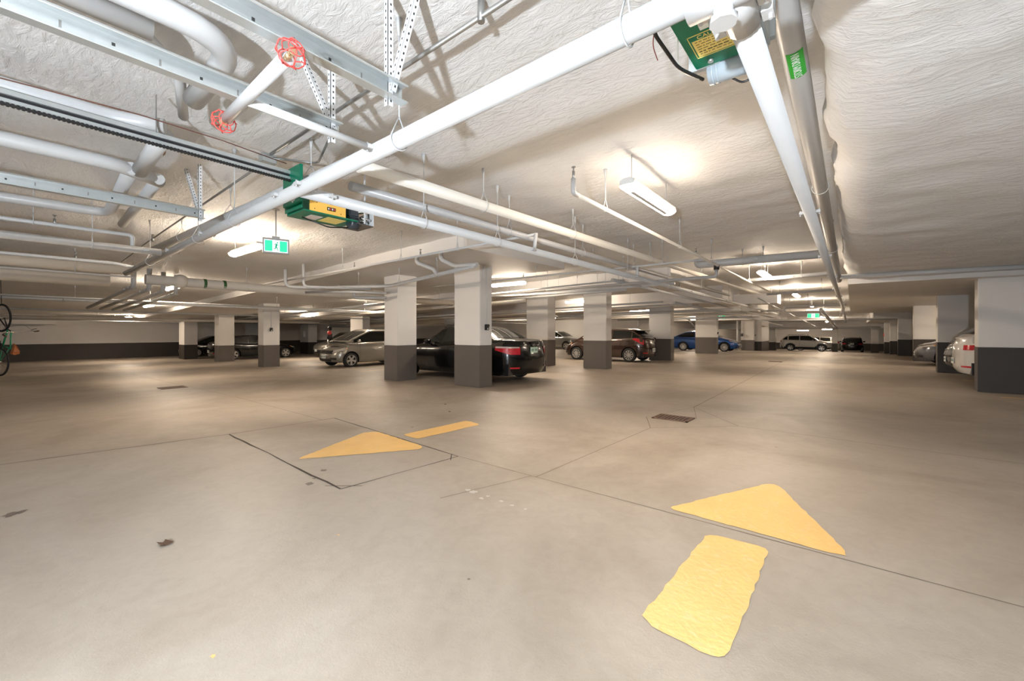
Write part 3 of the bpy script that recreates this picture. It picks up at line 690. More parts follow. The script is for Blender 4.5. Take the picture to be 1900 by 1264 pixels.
bg(13, 'thin cross pipe beyond it', [(-4.0, 23.2, 2.22), (-24, 23.2, 2.1)], .022)
bg(14, 'cross pipe before the wide pillar of the blue sedan', [(-4.4, 25.2, 2.24), (-22, 25.2, 2.12)], .05, m=M_PIPEY)
bg(15, 'cross pipe touching the top of the wide pillar', [(-4.4, 26.9, 2.15), (-9.5, 26.9, 2.12)], .07)
bg(16, 'sloping branch pipe left of the wide pillar', [(-7.9, 27.0, 2.14), (-7.55, 27.3, 1.6)], .05, hang=(), coup=(.3,))
bg(17, 'cross pipe over the blue sedan', [(-4.5, 30.2, 2.22), (-14, 30.2, 2.2)], .05)
bg(18, 'aisle-long grey pipe left of the capped riser', [(-4.3, 9, 2.5), (-4.3, 38, 2.25)], .04, m=M_PIPEG)
bg(19, 'aisle-long white pipe over the pillar row', [(-5.0, 15.5, 2.36), (-5.0, 46, 1.9)], .05)
bg(20, 'thin aisle-long sprinkler pipe in the middle', [(-2.6, 17, 2.5), (-2.6, 50, 1.75)], .022, hang=(.1, .3, .6, .9))
bg(21, 'fat aisle-long pipe towards the far portal', [(-1.2, 26, 2.4), (-1.2, 51, 1.7)], .09, hang=(.1, .4, .8))
bg(22, 'cross pipe on the ramp ceiling', [(-6, 38.5, 2.2), (1.6, 38.5, 2.2)], .06)
bg(23, 'cross pipe over the far portal', [(-7, 50.5, 1.75), (2, 50.5, 1.75)], .05)
bg(24, 'far cross pipe along the right soffit edge', [(-.2, 34, 2.08), (2.1, 34, 2.08)], .07)
bg(25, 'hanging pipe with a loop end down the aisle', [(-.32, 24.6, 2.32), (-.32, 33, 2.05), (-.32, 33, 1.85)], .05, hang=(.5,))
# ducts and boxes on the ceiling
def cbox(name, a, b, lb, cat='box', m=None):
    o = bbox(name, a, b, m or M_PIPE, bev=.01); return tag(o, lb, cat)
cbox('ceiling_box', (-2.0, 11.3, 2.93), (-1.6, 11.5, 3.06), 'small white box on the ceiling before the second aisle lamp')
cbox('air_duct', (-3.9, 19.6, 2.45), (-2.3, 20.6, 2.85), 'white sheet-metal air duct in the aisle ceiling', 'duct', M_CEIL)
cbox('air_duct', (-4.0, 34.5, 2.35), (-1.5, 35.5, 2.7), 'pale air duct crossing the ramp ceiling', 'duct', M_CEIL)
0 and cbox('ceiling_box', (-3.25, 2.15, 2.68), (-3.0, 2.75, 2.78), 'pale recessed tray right of the fat drain elbow', 'box', M_CEIL)
cbox('wall_duct', (-38.0, -4.0, 1.75), (-37.0, 2.4, 2.5), 'boxed-in beige bulkhead high on the long far wall', 'duct', M_WALL)

# ------------------------------------------------------------------ garage door tracks, struts
def track(x, y0, y1, z, label, wide=.085):
    e = empty('door_track', (x, y1, z), label, 'door track', 'garage door tracks')
    L = y1-y0; bm = bmesh.new()
    pr = [(-.006, -.042), (.0, -.050), (.055, -.050), (.055, -.044), (.004, -.044), (.004, .038), (.052, .038), (.058, .03), (.062, .034), (.054, .045), (-.006, .045)]
    A = [bm.verts.new((p[0], 0, p[1])) for p in pr]; B = [bm.verts.new((p[0], -L, p[1])) for p in pr]
    n = len(pr)
    for k in range(n): bm.faces.new((A[k], A[(k+1) % n], B[(k+1) % n], B[k]))
    bm.faces.new(A); bm.faces.new(B[::-1]); bmesh.ops.recalc_face_normals(bm, faces=bm.faces)
    link('channel', bm, M_GALV, e)
    for k in range(int(L/.16)):
        y = -.08-.16*k
        if k % 2 == 0: bbox('slot', (.0035, y-.006, -.007), (.0052, y+.006, .007), M_HOLE, e)
        else: bbox('slot', (.0035, y-.004, -.015), (.0052, y+.004, .015), M_CONDUIT, e)
    return e
def angle_iron(par, p0, p1, wdt=.032, name='perforated_strut', pm=None):
    p0, p1 = Vector(p0), Vector(p1); d = (p1-p0); L = d.length; d.normalize()
    e0 = Vector((0, 1, 0)); X = (e0-d*e0.dot(d)).normalized(); Y = d.cross(X)
    mt = Matrix.Translation(p0) @ Matrix((X, Y, d)).transposed().to_4x4()
    bm = bmesh.new(); box(bm, (0, 0, 0), (wdt, .003, L), 0, mt); box(bm, (0, 0, 0), (.003, wdt, L), 0, mt)
    k = .02
    while k < L-.01:
        for (bx) in (((wdt*.45, -.001, k), (wdt*.45+.008, .0042, k+.012)), ((-.001, wdt*.45, k), (.0042, wdt*.45+.008, k+.012))):
            box(bm, bx[0], bx[1], 1, mt)
        k += .036
    o = link(name, bm, [M_STRUT, M_HOLE], par); return o
T1 = track(-2.52, -2.6, P(628, 268, x=-2.52).y, 2.56, 'galvanised door track running behind the caged sprinkler header')
T2 = track(-1.88, -2.6, P(745, 182, x=-1.88).y, 2.56, 'galvanised door track at the top, nearest the viewer')
T3 = track(-5.42, -4.5, P(378, 407, x=-5.42).y, 2.56, 'galvanised door track on the left, farthest from the viewer')
for t, x, px, px2 in ((T1, -2.52, 612, 605), (T2, -1.88, 718, 730), (T3, -5.42, 368, 366)):
    yv = P(px, 200, x=x).y; L0 = t.location
    inv = Vector((L0.x, L0.y, L0.z))
    angle_iron(t, Vector((x+.008, yv, 2.48))-inv, Vector((x+.008, yv, 3.09))-inv)
    angle_iron(t, Vector((x+.02, yv+.01, 2.56 if x > -5 else 2.5))-inv, Vector((x-.25 if x < -2 else x+.12, yv-.06 if x < -2 else yv+.10, 3.09))-inv)
hp = P(752, 240, z=2.5)
# ------------------------------------------------------------------ door openers
M_BOARD = mat('amber_board', (.85, .50, .10), .45, var=.1, vs=12)
M_MOTG = mat('motor_grey', (.36, .42, .47), .3); M_MOTD = mat('motor_dark', (.03, .04, .05), .3)
M_CLAB = mat('caution_yellow', (.86, .70, .22), .5, var=.12, vs=40); M_WLAB = mat('paper_label', (.70, .62, .57), .6, var=.12, vs=60)
def cable(name, pts, r, m, par): return tubeobj(name, bend(pts, .05), r, m, par, 8)
# right opener, seen from below
g = empty('door_opener', (-.45, 1.83, 2.54), 'green garage door opener with caution label and grey motor at the top right', 'door opener')
def gb(name, a, b, m, bev=.004, par=None): return bbox(name, a, b, m, par or g, bev)
gb('case', (-.125, -.28, 0), (.17, .27, .20), M_GREEN)
gb('paper_label', (-.035, -.17, -.0015), (.10, .0, .001), M_WLAB, 0)
gb('label_white_strip', (-.035, -.03, -.0022), (.10, -.002, .001), M_LABW, 0)
gb('caution_label', (-.085, .025, -.0015), (.115, .175, .001), M_CLAB, 0)
bm = bmesh.new()
for a, b in (((-.094, .016), (.124, .019)), ((-.094, .181), (.124, .184)), ((-.094, .016), (-.091, .184)), ((.121, .016), (.124, .184))): box(bm, (a[0], a[1], -.0022), (b[0], b[1], .001))
link('label_border', bm, M_CLAB, g)
gb('label_green_strip', (-.09, .022, -.0019), (.118, .052, .001), M_GREEN, 0)
text('CAUTION', Vector((-.45+.01, 1.83+.037, 2.54-.0024)), (1, 0, 0), (0, 0, -1), .032, M_CLAB, g, sx=.95)
bm = bmesh.new(); random.seed(3)
for r_ in range(6):
    y = .064+.018*r_; x = -.075
    while x < .10:
        l = random.uniform(.006, .022); box(bm, (x, y, -.0021), (min(.108, x+l), y+(.004 if r_ != 4 else .007), .001)); x += l+random.uniform(.003, .008)
link('label_print', bm, mat('print_black', (.10, .09, .03), .6), g)
bm = bmesh.new()
for r_ in range(6):
    y = -.155+.02*r_; box(bm, (-.02, y, -.0021), (.085, y+.003, .001))
link('label_print', bm, mat('print_brown', (.40, .30, .26), .6), g)
bm = bmesh.new(); tube(bm, [(-.05, .225, .002), (-.05, .225, -.012)], .012, 8); link('fastener', bm, M_GALV, g)
bm = bmesh.new(); tube(bm, [(-.085, .33, -.005), (-.08, .33, -.005), (.10, .33, -.005), (.105, .33, -.005)], .05, 24, True, 0, [.04, .052, .052, .042])
for xx in (-.065, -.045): tube(bm, [(xx, .33, -.005), (xx+.008, .33, -.005)], .0545, 24)
link('motor', bm, M_MOTG, g)
gb('motor_mount', (.11, .27, -.03), (.16, .36, .05), M_MOTG, .012)
gb('end_plate', (-.16, .27, .0), (-.02, .30, .18), M_GALV, .003)
cable('black_cable', [(-.13, -.22, .05), (-.19, -.12, -.0), (-.17, .15, -.03), (-.11, .33, -.02)], .008, M_BLACK, g)
cable('black_cable', [(.0, .37, -.03), (.05, .42, -.06), (.13, .40, -.02), (.14, .32, .02)], .005, M_BLACK, g)
cable('red_wire', [(-.13, -.15, .10), (-.23, -.02, .02), (-.24, .08, -.0)], .0022, mat('dull_red', (.4, .08, .05), .5), g)
cable('white_wire', [(-.12, -.02, .04), (-.18, .18, -.02), (-.12, .30, -.03)], .0022, M_LABW, g)
for yy_, xx in ((-.26, .2), (.24, .2)):
    gb('ceiling_bracket', (.17, yy_-.015, .0), (.20, yy_+.015, .55), M_GALV, .002)
gb('side_plate', (.17, -.25, -.02), (.18, .25, .12), M_GALV, .002)
# left opener behind the pipe junction
g = empty('door_opener', (-3.95, 2.02, 2.385), 'green and amber garage door opener behind the pipe junction, left', 'door opener')
bm = bmesh.new()
for a, b in (((-.18, -.42, .0), (.16, .38, .012)), ((-.18, -.42, .0), (-.17, .38, .22)), ((-.18, -.45, .02), (.16, -.435, .33))):
    box(bm, a, b)
link('case', bm, M_GREEN, g)
gb('back_plate', (-.14, -.5, .06), (.20, -.46, .39), M_GREEN, .002)
bm = bmesh.new(); box(bm, (.0, 0, 0), (.012, .52, .105), 0, Matrix.Translation((.15, -.34, .012))); link('amber_board', bm, M_BOARD, g)
gb('terminal_block', (.162, -.10, .045), (.170, .02, .075), M_BLACK, .001)
for k in range(4): gb('terminal', (.168, -.09+.028*k, .052), (.174, -.076+.028*k, .066), M_RED if k % 2 else M_LABW, 0)
for (yy_, zz) in ((-.25, .09), (-.05, .10), (.1, .03), (-.28, .03)): gb('screw', (.16, yy_, zz), (.166, yy_+.008, zz+.008), M_HOLE, 0)
gb('paper_label', (-.10, -.25, -.0015), (.06, -.08, .001), M_WLAB, 0)
gb('caution_label', (-.10, -.04, -.0015), (.10, .24, .001), M_CLAB, 0)
bm = bmesh.new(); tube(bm, [(.07, .30, .0), (.07, .32, .0), (.07, .44, .0), (.07, .46, .0)], .06, 18, True, 0, [.045, .062, .062, .045]); link('motor', bm, M_MOTD, g)
gb('gearbox', (-.05, .28, .05), (.12, .44, .15), M_MOTD, .015)
gb('cover_plate', (-.16, .66, -.01), (.14, .665, .14), M_STRUT, .001); gb('floor_plate', (-.16, .40, -.012), (.14, .665, -.006), M_DARK, .001)
gb('rear_plate', (-.10, .34, .16), (.12, .66, .20), M_GREEN, .002)
for k in range(4): tubeobj('shaft', [(-.08+.06*k, .46, .04+.02*(k % 2)), (-.06+.06*k, .62, .05)], .012, M_CHROME, g, 8)
cable('black_cable', [(-.05, -.30, -.01), (.0, .05, -.07), (.06, .30, -.05)], .007, M_BLACK, g)
cable('white_wire', [(.1, .36, .1), (.14, .5, .12), (.05, .6, .1)], .004, M_LABW, g)
g.scale = (1, .66, 1)
gb('ceiling_bracket', (.13, .50, .0), (.16, .503, .62), M_STRUT, .0005)
# rail of the left opener
r = empty('opener_rail', (-3.95, 1.70, 2.67), 'black and silver chain rail leading from the left door opener to the edge', 'rail')
bbox('rail', (-.035, -7.0, .0), (.012, 0, .03), M_GALV, r)
bbox('rail', (-.035, -7.0, .055), (.012, 0, .085), M_GALV, r)
bbox('web', (-.02, -7.0, .03), (-.008, 0, .055), M_BLACK, r)
bbox('chain', (.018, -7.0, -.018), (.032, .05, -.004), M_BLACK, r)
bm = bmesh.new()
for k in range(300): box(bm, (.016, -.02-.021*k, -.022), (.034, -.032-.021*k, .0))
link('chain_link', bm, M_BLACK, r, kind='stuff')
bbox('trolley', (-.05, -2.2, -.02), (.04, -2.0, .02), M_BLACK, r, .004)
wv = [(.03+.015*math.sin(k*1.3), -.05-.5*k, .13+.035*math.sin(k*.9)) for k in range(14)]
tubeobj('brown_wire', wv, .004, mat('brown_wire', (.13, .05, .035), .5), r, 6)
for yy_ in (-.95, -3.6): bbox('rail_hanger', (-.012, yy_, .08), (.012, yy_+.004, .36), M_CONDUIT, r)

# ------------------------------------------------------------------ conduits and boxes on the ceiling
c1 = P(930, -12, z=3.05); c2 = P(505, 283, z=3.0); c3 = P(262, 448, z=2.95)
def conduit(lb, pts, r, m=M_CONDUIT, clips=()):
    o = tubeobj('conduit', bend(pts, .08), r, m, None, 8); tag(o, lb, 'conduit')
    for t in clips:
        p = Vector(pts[0])+(Vector(pts[-1])-Vector(pts[0]))*t
        bm = bmesh.new(); tube(bm, [p-Vector((0, .0, .03)), p+Vector((0, 0, .1))], .02, 8); link('clip', bm, M_CONDUIT, o)
    return o
yc = c1.y
conduit('long steel conduit crossing the ceiling to the junction box', [(c1.x+.3, yc, 3.0), (c2.x, yc, 2.98)], .014, clips=(.14,))
jb = tag(bbox('junction_box', (c2.x-.13, yc-.06, 2.91), (c2.x-.02, yc+.06, 2.99), M_GALV, bev=.003), 'small steel junction box on the ceiling left of centre', 'junction box')
bbox('cover', (-.0, 0, 0), (.11, .12, .004), M_CONDUIT, jb); jb.children[0].location = (c2.x-.13, yc-.06, 2.905)
conduit('bent conduit running down left from the junction box', [(c2.x-.12, yc, 2.95), (c2.x-.35, yc-.05, 2.88), (c2.x-.6, yc+.05, 2.98)], .012)
conduit('steel conduit continuing past the left door track', [(c2.x-.6, yc+.05, 2.98), (c3.x, yc+.12, 2.93), (c3.x-2.5, yc+.15, 2.85)], .012, clips=(.3, .6))
conduit('thin conduit from the junction box into the fat drain elbow', [(c2.x-.02, yc+.03, 2.96), (c2.x+.2, yc+.35, 2.95), (-3.35, 1.75, 2.9)], .010)

# ------------------------------------------------------------------ exit signs
def exit_sign(loc, rz, label, w_=.34, h=.22, man=True, rod=True, red=False):
    e = empty('exit_sign', loc, label, 'exit sign', rz=rz)
    bbox('housing', (-w_/2, -.03, -h), (w_/2, .03, 0), M_SGREY, e, .004)
    f = -.0315
    bbox('light_panel', (-w_/2+.02, f-.001, -h+.02), (w_/2-.02, f+.001, -.03), M_SIGNW, e)
    bbox('green_panel', (-w_/2+.027, f-.003, -h+.027), (-w_*.135, f, -.037), M_SIGNG, e)
    bbox('green_panel', (w_*.135, f-.003, -h+.027), (w_/2-.027, f, -.037), M_SIGNG, e)
    bm = bmesh.new(); zc = -h/2-.01; s = h/.22
    def bar(a, b, r0): tube(bm, [(a[0]*s, f-.003, zc+a[1]*s), (b[0]*s, f-.003, zc+b[1]*s)], r0*s, 6)
    tube(bm, [(.016*s, f-.006, zc+.055*s), (.016*s, f, zc+.055*s)], .011*s, 10)
    for a, b, r0 in (((.006, .038), (-.002, .0), .013), ((.002, .038), (-.018, .034), .006), ((-.018, .034), (-.026, .018), .005), ((.008, .034), (.022, .018), .006), ((.022, .018), (.034, .02), .005),
                     ((.0, .0), (.014, -.028), .008), ((.014, -.028), (.024, -.06), .006), ((-.004, .0), (-.01, -.036), .008), ((-.01, -.036), (-.034, -.034), .006)): bar(a, b, r0)
    link('running_figure', bm, mat('figure_green', (.01, .35, .2), .5, emit=(.01, .35, .2), es=.5), e)
    if rod:
        bbox('canopy', (-.05, -.025, 0), (.05, .025, .03), M_SGREY, e, .003)
        top = soffit(loc[0], loc[1])-loc[2]
        tubeobj('rod', [(0, 0, .02), (0, 0, top+.01)], .008, M_SGREY, e, 8)
        tubeobj('ceiling_plate', [(0, 0, top-.02), (0, 0, top+.01)], .05, M_SGREY, e, 12)
    return e
es = P(512, 443, x=-6.55)
exit_sign((es.x, es.y, es.z), math.radians(72), 'green running-man exit sign hanging beside the left strip lamp')
es = P(1509, 581, y=31.0); exit_sign((es.x, 31.0, es.z), 0, 'small green exit sign far down the aisle', .62, .30)
es = P(1337, 583, y=28.2); exit_sign((es.x, 28.2, es.z), .3, 'dim green exit sign beside the wide pillar of the blue sedan', .55, .32, rod=False)

# ------------------------------------------------------------------ small things on pillars
def outlet(x, y, z, rz, lb, up=1.6):
    e = empty('outlet_box', (x, y, z), lb, 'outlet', rz=rz)
    bbox('box', (-.055, -.055, -.07), (.055, 0, .07), M_BLACK, e, .008)
    bbox('cover_flap', (-.062, -.075, -.005), (.05, -.05, .065), M_BLACK, e, .008)
    bbox('socket', (-.015, -.060, -.055), (.015, -.052, -.02), M_LABW, e); bbox('socket', (.02, -.078, -.0), (.035, -.074, .015), M_LABW, e)
    tubeobj('conduit', [(0, -.012, .07), (0, -.012, up)], .009, M_STRUT, e, 8)
    bbox('strap', (-.02, -.022, .5), (.02, -.0, .52), M_STRUT, e)
    return e
outlet(-6.70, 7.31, 1.41, PI/2, 'black outlet box with conduit on the nearest wide pillar', 1.40)
outlet(-19.2, 7.45, 1.40, PI/2, 'black outlet box on the square pillar before the black saloon', .9)
outlet(-6.30, 27.45, 1.22, PI/2, 'small dark outlet box on the wide pillar by the blue sedan', .9)
outlet(-6.75, 42.9, 1.0, PI/2, 'tiny dark outlet on the pillar beyond the blue sedan', .8)
pipe('white conduit pair on the corner of the nearest wide pillar', [(-6.68, 7.22, 2.55), (-6.68, 7.22, 2.86)], .014, M_STRUT)
tag(bbox('wall_socket', (-7.75, 42.1, .9), (-7.6, 42.4, 1.15), M_BLACK), 'dark box on the white downpipe beyond the blue sedan', 'outlet')
pipe('white downpipe beside the pier beyond the blue sedan', [(-8.0, 42.1, 2.35), (-8.0, 42.1, -.3)], .09, M_PIPE)
tag(bbox('alarm_sign', (2.07, 47.55, .9), (2.13, 47.75, 1.15), M_RED), 'small red call point on the far right stall wall', 'call point')
# odds and ends behind the silver hatchback
tag(bbox('storage_bin', (-22.9, 12.35, fz(-22, 12)), (-22.1, 13.0, fz(-22, 12)+.95), M_DARK, bev=.03), 'dark grey bin standing by the nose of the silver hatchback', 'bin')
bm = bmesh.new()
for (px, py, rx, rz_) in ((0, 0, .16, .30), (.02, .45, .12, .14)):
    bmesh.ops.create_uvsphere(bm, u_segments=12, v_segments=8, radius=1, matrix=Matrix.Translation((-23.35, 12.2, 1.05+py)) @ Matrix.Diagonal((rx, rx, rz_, 1)))
o = link('golf_bag', bm, M_BLACK, smooth=True); tag(o, 'black upright bag with a red flap behind the silver hatchback', 'bag')
tube_ = bmesh.new(); tube(tube_, [(-23.35, 12.2, -.2), (-23.35, 12.2, .85)], .14, 12); link('bag_body', tube_, M_BLACK, o)
bm = bmesh.new(); bmesh.ops.create_uvsphere(bm, u_segments=10, v_segments=6, radius=.12, matrix=Matrix.Translation((-23.22, 12.12, 1.25))); link('red_flap', bm, M_RED, o, smooth=True)
tag(bbox('meter_box', (-34.0, 15.45, .9), (-33.7, 15.62, 1.35), M_WALL), 'small pale meter box between the far left pillars', 'box')
#@@PART3
# ------------------------------------------------------------------ cars
def carpaint(name, col, metal=.0, rough=.28): 
    return mat(name, col, rough, metal=metal, coat=1.0, var=.02)
M_GLASS = mat('car_glass', (.012, .014, .013), .05, spec=.35)
M_SEAM = mat('panel_gap', (.01, .01, .01), .7)
M_HEAD = mat('headlamp_lens', (.55, .52, .48), .08, coat=1, var=.25, vs=9)
M_AMB = mat('amber_lens', (.70, .28, .08), .15, coat=1)
M_TAIL = mat('tail_lamp_red', (.55, .015, .03), .12, coat=1, var=.25, vs=12)
M_TAILC = mat('tail_lamp_clear', (.6, .5, .48), .15, coat=1)
M_RIM = mat('alloy', (.68, .67, .65), .25, metal=.6); M_PLATE = mat('plate_white', (.72, .74, .72), .4); M_PLATEG = mat('plate_green', (.55, .72, .60), .4)
M_PRT = mat('plate_print', (.10, .22, .18), .5)
def wheel_meshes(R, wdt, spokes, mrim):
    bm = bmesh.new(); n = 28
    prof = [(R*.66, -wdt*.42), (R*.86, -wdt*.5), (R*.97, -wdt*.42), (R, -wdt*.2), (R, wdt*.2), (R*.97, wdt*.42), (R*.86, wdt*.5), (R*.66, wdt*.42)]
    rings = [[bm.verts.new((r*math.cos(2*PI*k/n), y, r*math.sin(2*PI*k/n))) for k in range(n)] for r, y in prof]
    for a, b in zip(rings, rings[1:]+rings[:1]):
        for k in range(n): bm.faces.new((a[k], a[(k+1) % n], b[(k+1) % n], b[k])).smooth = True
    bmesh.ops.recalc_face_normals(bm, faces=bm.faces)
    me_t = bpy.data.meshes.new('tyre'); bm.to_mesh(me_t); me_t.materials.append(M_RUB); bm.free()
    bm = bmesh.new()
    tube(bm, [(0, -wdt*.10, 0), (0, -wdt*.12, 0)], R*.66, 24, True, 1)   # dark back disc on the outer side
    for s, y in ((1, wdt*.46),):
        pr = [(R*.69, y-wdt*.5), (R*.69, y), (R*.63, y), (R*.61, y-.03)]
        rg = [[bm.verts.new((r*math.cos(2*PI*k/24), yy, r*math.sin(2*PI*k/24))) for k in range(24)] for r, yy in pr]
        for a, b in zip(rg, rg[1:]):
            for k in range(24): bm.faces.new((a[k], a[(k+1) % 24], b[(k+1) % 24], b[k]))
    for k in range(spokes):
        m_ = Matrix.Rotation(2*PI*k/spokes+.3, 4, 'Y'); hw = R*.62*PI/spokes*.34
        vs, _ = box(bm, (0, wdt*.25, -hw*.7), (R*.63, wdt*.40, hw*.7))
        for v in vs:
            if v.co.x > .1: v.co.z *= 1.7 if spokes < 8 else 1.5; v.co.y += .01
            v.co = m_ @ v.co
    tube(bm, [(0, wdt*.2, 0), (0, wdt*.42, 0)], R*.14, 12)
    bmesh.ops.recalc_face_normals(bm, faces=bm.faces)
    me_r = bpy.data.meshes.new('rim'); bm.to_mesh(me_r); me_r.materials.append(mrim); me_r.materials.append(M_HOLE); bm.free()
    return me_t, me_r

def car(label, loc, rz, paint, L=4.6, W=1.8, H=1.46, wb=2.65, foh=.9, R=.32, sill=.2, hoodn=.70, hoodc=.95, belt=.95, beltr=1.0, deck=1.03, tail=.95,
        gx=(.95, .15, -1.0, -1.75), wins=((-1.30, -.50), (-.42, .75)), spokes=10, clad=None, wr=.56, rake=.0, plate=None, mirror=True, kind='car', detail=True,
        head=(.58, .74), tl=(.72, .92), tla=(20, 62), tdiag=0, rimm=None, spoiler=False, antenna=False, rack=False, grille=(.45, .64), badge=False, group='parked cars', handles=(), rearbar=0, black_trim=False):
    """x forward, y left. gx: x of windscreen base, roof front, roof rear, rear-glass base (x from the middle)."""
    e = empty('car', (loc[0], loc[1], fz(*loc)), label, 'car', group, rz)
    xf = L/2-foh; xr = xf-wb; Lc = L/2-.62; En = L/2-Lc; p = 2.7
    def ztop(x):
        return itp([(-L/2, tail), (-L/2+.12, lerp(tail, deck, .8)), (min(gx[3], -L/2+.3)-.0, deck), (gx[3]+.15, max(deck, beltr) if gx[3] > -L/2+.5 else beltr), (gx[3]+.5, beltr), (gx[0]-.25, belt), (gx[0], hoodc), (L/2-.45, lerp(hoodc, hoodn, .62)), (L/2-.1, hoodn+.02), (L/2, hoodn-.03)], x)
    def ppos(x):  # plan half width
        a = abs(x)
        if a <= Lc: return W/2*(1-.03*(a/Lc)**2)
        t = min(1, (a-Lc)/En); return W/2*.97*(1-t**p)**(1/p)
    def bulge(u): return itp([(0, .925), (.12, .965), (.35, .99), (.6, 1.0), (.85, .975), (.95, .95), (1, .915)], u)
    def lsc(u, front): 
        return itp([(0, .80), (.12, .95), (.3, 1.0), (.55, 1.0), (.8, .93 if front else .96), (1, .80 if front else .88)], u)
    def pt(x, z, side):
        zt = ztop(x); u = max(0, min(1, (z-sill)/max(.05, zt-sill)))
        y = ppos(x)*bulge(u); xx = x
        if abs(x) > Lc: xx = math.copysign(Lc+(abs(x)-Lc)*lsc(u, x > 0), x)
        return Vector((xx, y*side, z))
    Ra = R*1.17
    st = [-L/2+1e-4, ]
    for q in range(1, 12): st.append(-(Lc+En*math.sin(q/12*PI/2+PI/2)**(2/p))) if False else None
    ends = [Lc+En*(math.sin(a_*PI/180)**(2/p)) for a_ in (2, 10, 20, 30, 40, 50, 60, 68, 75, 81, 86, 90)]
    S = [-v for v in ends]+ends+[0]
    S += [Lc*k/10 for k in range(-10, 11)]
    for xw in (xf, xr):
        S = [v for v in S if abs(v-xw) > Ra+.02]
        S += [xw+Ra*math.cos(a_) for a_ in [PI*k/14 for k in range(15)]]+[xw-Ra-.004, xw+Ra+.004]
    S = sorted(set(round(v, 4) for v in S)); K = 9
    bm = bmesh.new()
    def zlow(x):
        for xw in (xf, xr):
            if abs(x-xw) <= Ra+.0005: return max(sill, R+math.sqrt(max(0, Ra*Ra-(x-xw)**2)))
        if abs(x) > L/2-.35: return sill+.03
        return sill
    cols = {}
    for sd in (1, -1):
        g_ = []
        for x in S:
            zl, zt = zlow(x), ztop(x); zt = max(zt, zl+.06)
            g_.append([bm.verts.new(pt(x, zl+(zt-zl)*k/K, sd)) for k in range(K+1)])
        cols[sd] = g_
        for i in range(len(S)-1):
            for k in range(K):
                f = (g_[i][k], g_[i+1][k], g_[i+1][k+1], g_[i][k+1])
                fc = bm.faces.new(f if sd == 1 else f[::-1]); fc.smooth = True
                zc = sum(v.co.z for v in f)/4; xc = (S[i]+S[i+1])/2
                if clad is not None:
                    if zc < clad or any(abs(xc-xw) < Ra+.09 and (zc-R)**2+(xc-xw)**2 < (Ra+.10)**2 for xw in (xf, xr)): fc.material_index = 1
    M_ = 6; top = []
    for i, x in enumerate(S):
        a, b = cols[1][i][K], cols[-1][i][K]; row = [a]
        for k in range(1, M_):
            t = k/M_; v = a.co.lerp(b.co, t); q = 1-(2*t-1)**2; sh = .045 if abs(x) < L/2-.2 else .02
            v.z += sh*q; v.x += (.05 if x > 0 else -.05)*q*max(0, (abs(x)-L/2+.45)/.45)
            row.append(bm.verts.new(v))
        row.append(b); top.append(row)
    for r0, r1 in zip(top, top[1:]):
        for k in range(M_): bm.faces.new((r0[k], r1[k], r1[k+1], r0[k+1])).smooth = True
    # close the two ends
    for i in (0, len(S)-1):
        a, b = cols[1][i], cols[-1][i]
        for k in range(K):
            try: bm.faces.new((a[k], a[k+1], b[k+1], b[k]))
            except ValueError: pass
    bmesh.ops.remove_doubles(bm, verts=bm.verts, dist=.0005)
    bmesh.ops.recalc_face_normals(bm, faces=bm.faces)
    link('body', bm, [paint, M_BLACK], e)
    bm = bmesh.new()
    box(bm, (-L/2+.2, -W/2*.88, sill+.01), (xr-Ra, W/2*.88, sill+.3)); box(bm, (xr+Ra, -W/2*.9, sill-.02), (xf-Ra, W/2*.9, sill+.3)); box(bm, (xf+Ra, -W/2*.8, sill+.01), (L/2-.25, W/2*.8, sill+.25))
    box(bm, (xr-Ra-.05, -W/2*.60, sill), (xr+Ra+.05, W/2*.60, R+Ra)); box(bm, (xf-Ra-.05, -W/2*.60, sill), (xf+Ra+.05, W/2*.60, R+Ra))
    link('underbody', bm, M_BLACK, e)
    # cabin
    w0x, rfx, rrx, r0x = gx
    wB = W/2*.90; wR = W/2*wr*1.28
    prof = [(w0x, hoodc+.03)]
    for k in range(1, 9):
        t = k/9; x = lerp(w0x, rfx, t); z = lerp(hoodc+.03, H-.03, t**.88); prof.append((x, z))
    for k in range(0, 9):
        t = k/8; prof.append((lerp(rfx, rrx, t), H-.03+.03*math.sin(PI*min(1, t*.9+.1))-.025*t*(1 if rake == 0 else rake)))
    zr = prof[-1][1]
    for k in range(1, 9): t = k/8; prof.append((lerp(rrx, r0x, t), lerp(zr, max(deck, beltr)+.02 if r0x > -L/2+.5 else beltr+.02, t**1.15)))
    def half(z): return wB-(wB-wR)*max(0, min(1, (z-belt)/(H-belt)))
    bow = .10
    def top_pt(i, v, off=0):
        x, z = prof[i]; hw = half(z)
        i0, i1 = max(0, i-1), min(len(prof)-1, i+1)
        dx, dz = prof[i1][0]-prof[i0][0], prof[i1][1]-prof[i0][1]; ln = math.hypot(dx, dz); nx, nz = dz/ln, -dx/ln
        if nz < 0: nx, nz = -nx, -nz
        cb = 1-v*v; sx_ = 1 if i < 9 else (-1 if i > 17 else 0)
        zd = -.035*abs(v)**5
        return Vector((x+sx_*bow*cb*.7+nx*off, v*hw, z+zd+nz*off+(.03*cb if sx_ == 0 else 0)))
    bm = bmesh.new(); V = [-1, -.93, -.8, -.5, 0, .5, .8, .93, 1]
    G_ = [[bm.verts.new(top_pt(i, v)) for v in V] for i in range(len(prof))]
    for a, b in zip(G_, G_[1:]):
        for k in range(len(V)-1): bm.faces.new((a[k], a[k+1], b[k+1], b[k])).smooth = True
    for sd, k in ((1, len(V)-1), (-1, 0)):
        low = [bm.verts.new((prof[i][0], sd*wB, min(prof[i][1]-.04, belt-.06))) for i in range(len(prof))]
        for i in range(len(prof)-1): bm.faces.new((G_[i][k], G_[i+1][k], low[i+1], low[i]))
    bmesh.ops.recalc_face_normals(bm, faces=bm.faces)
    link('roof', bm, paint, e)
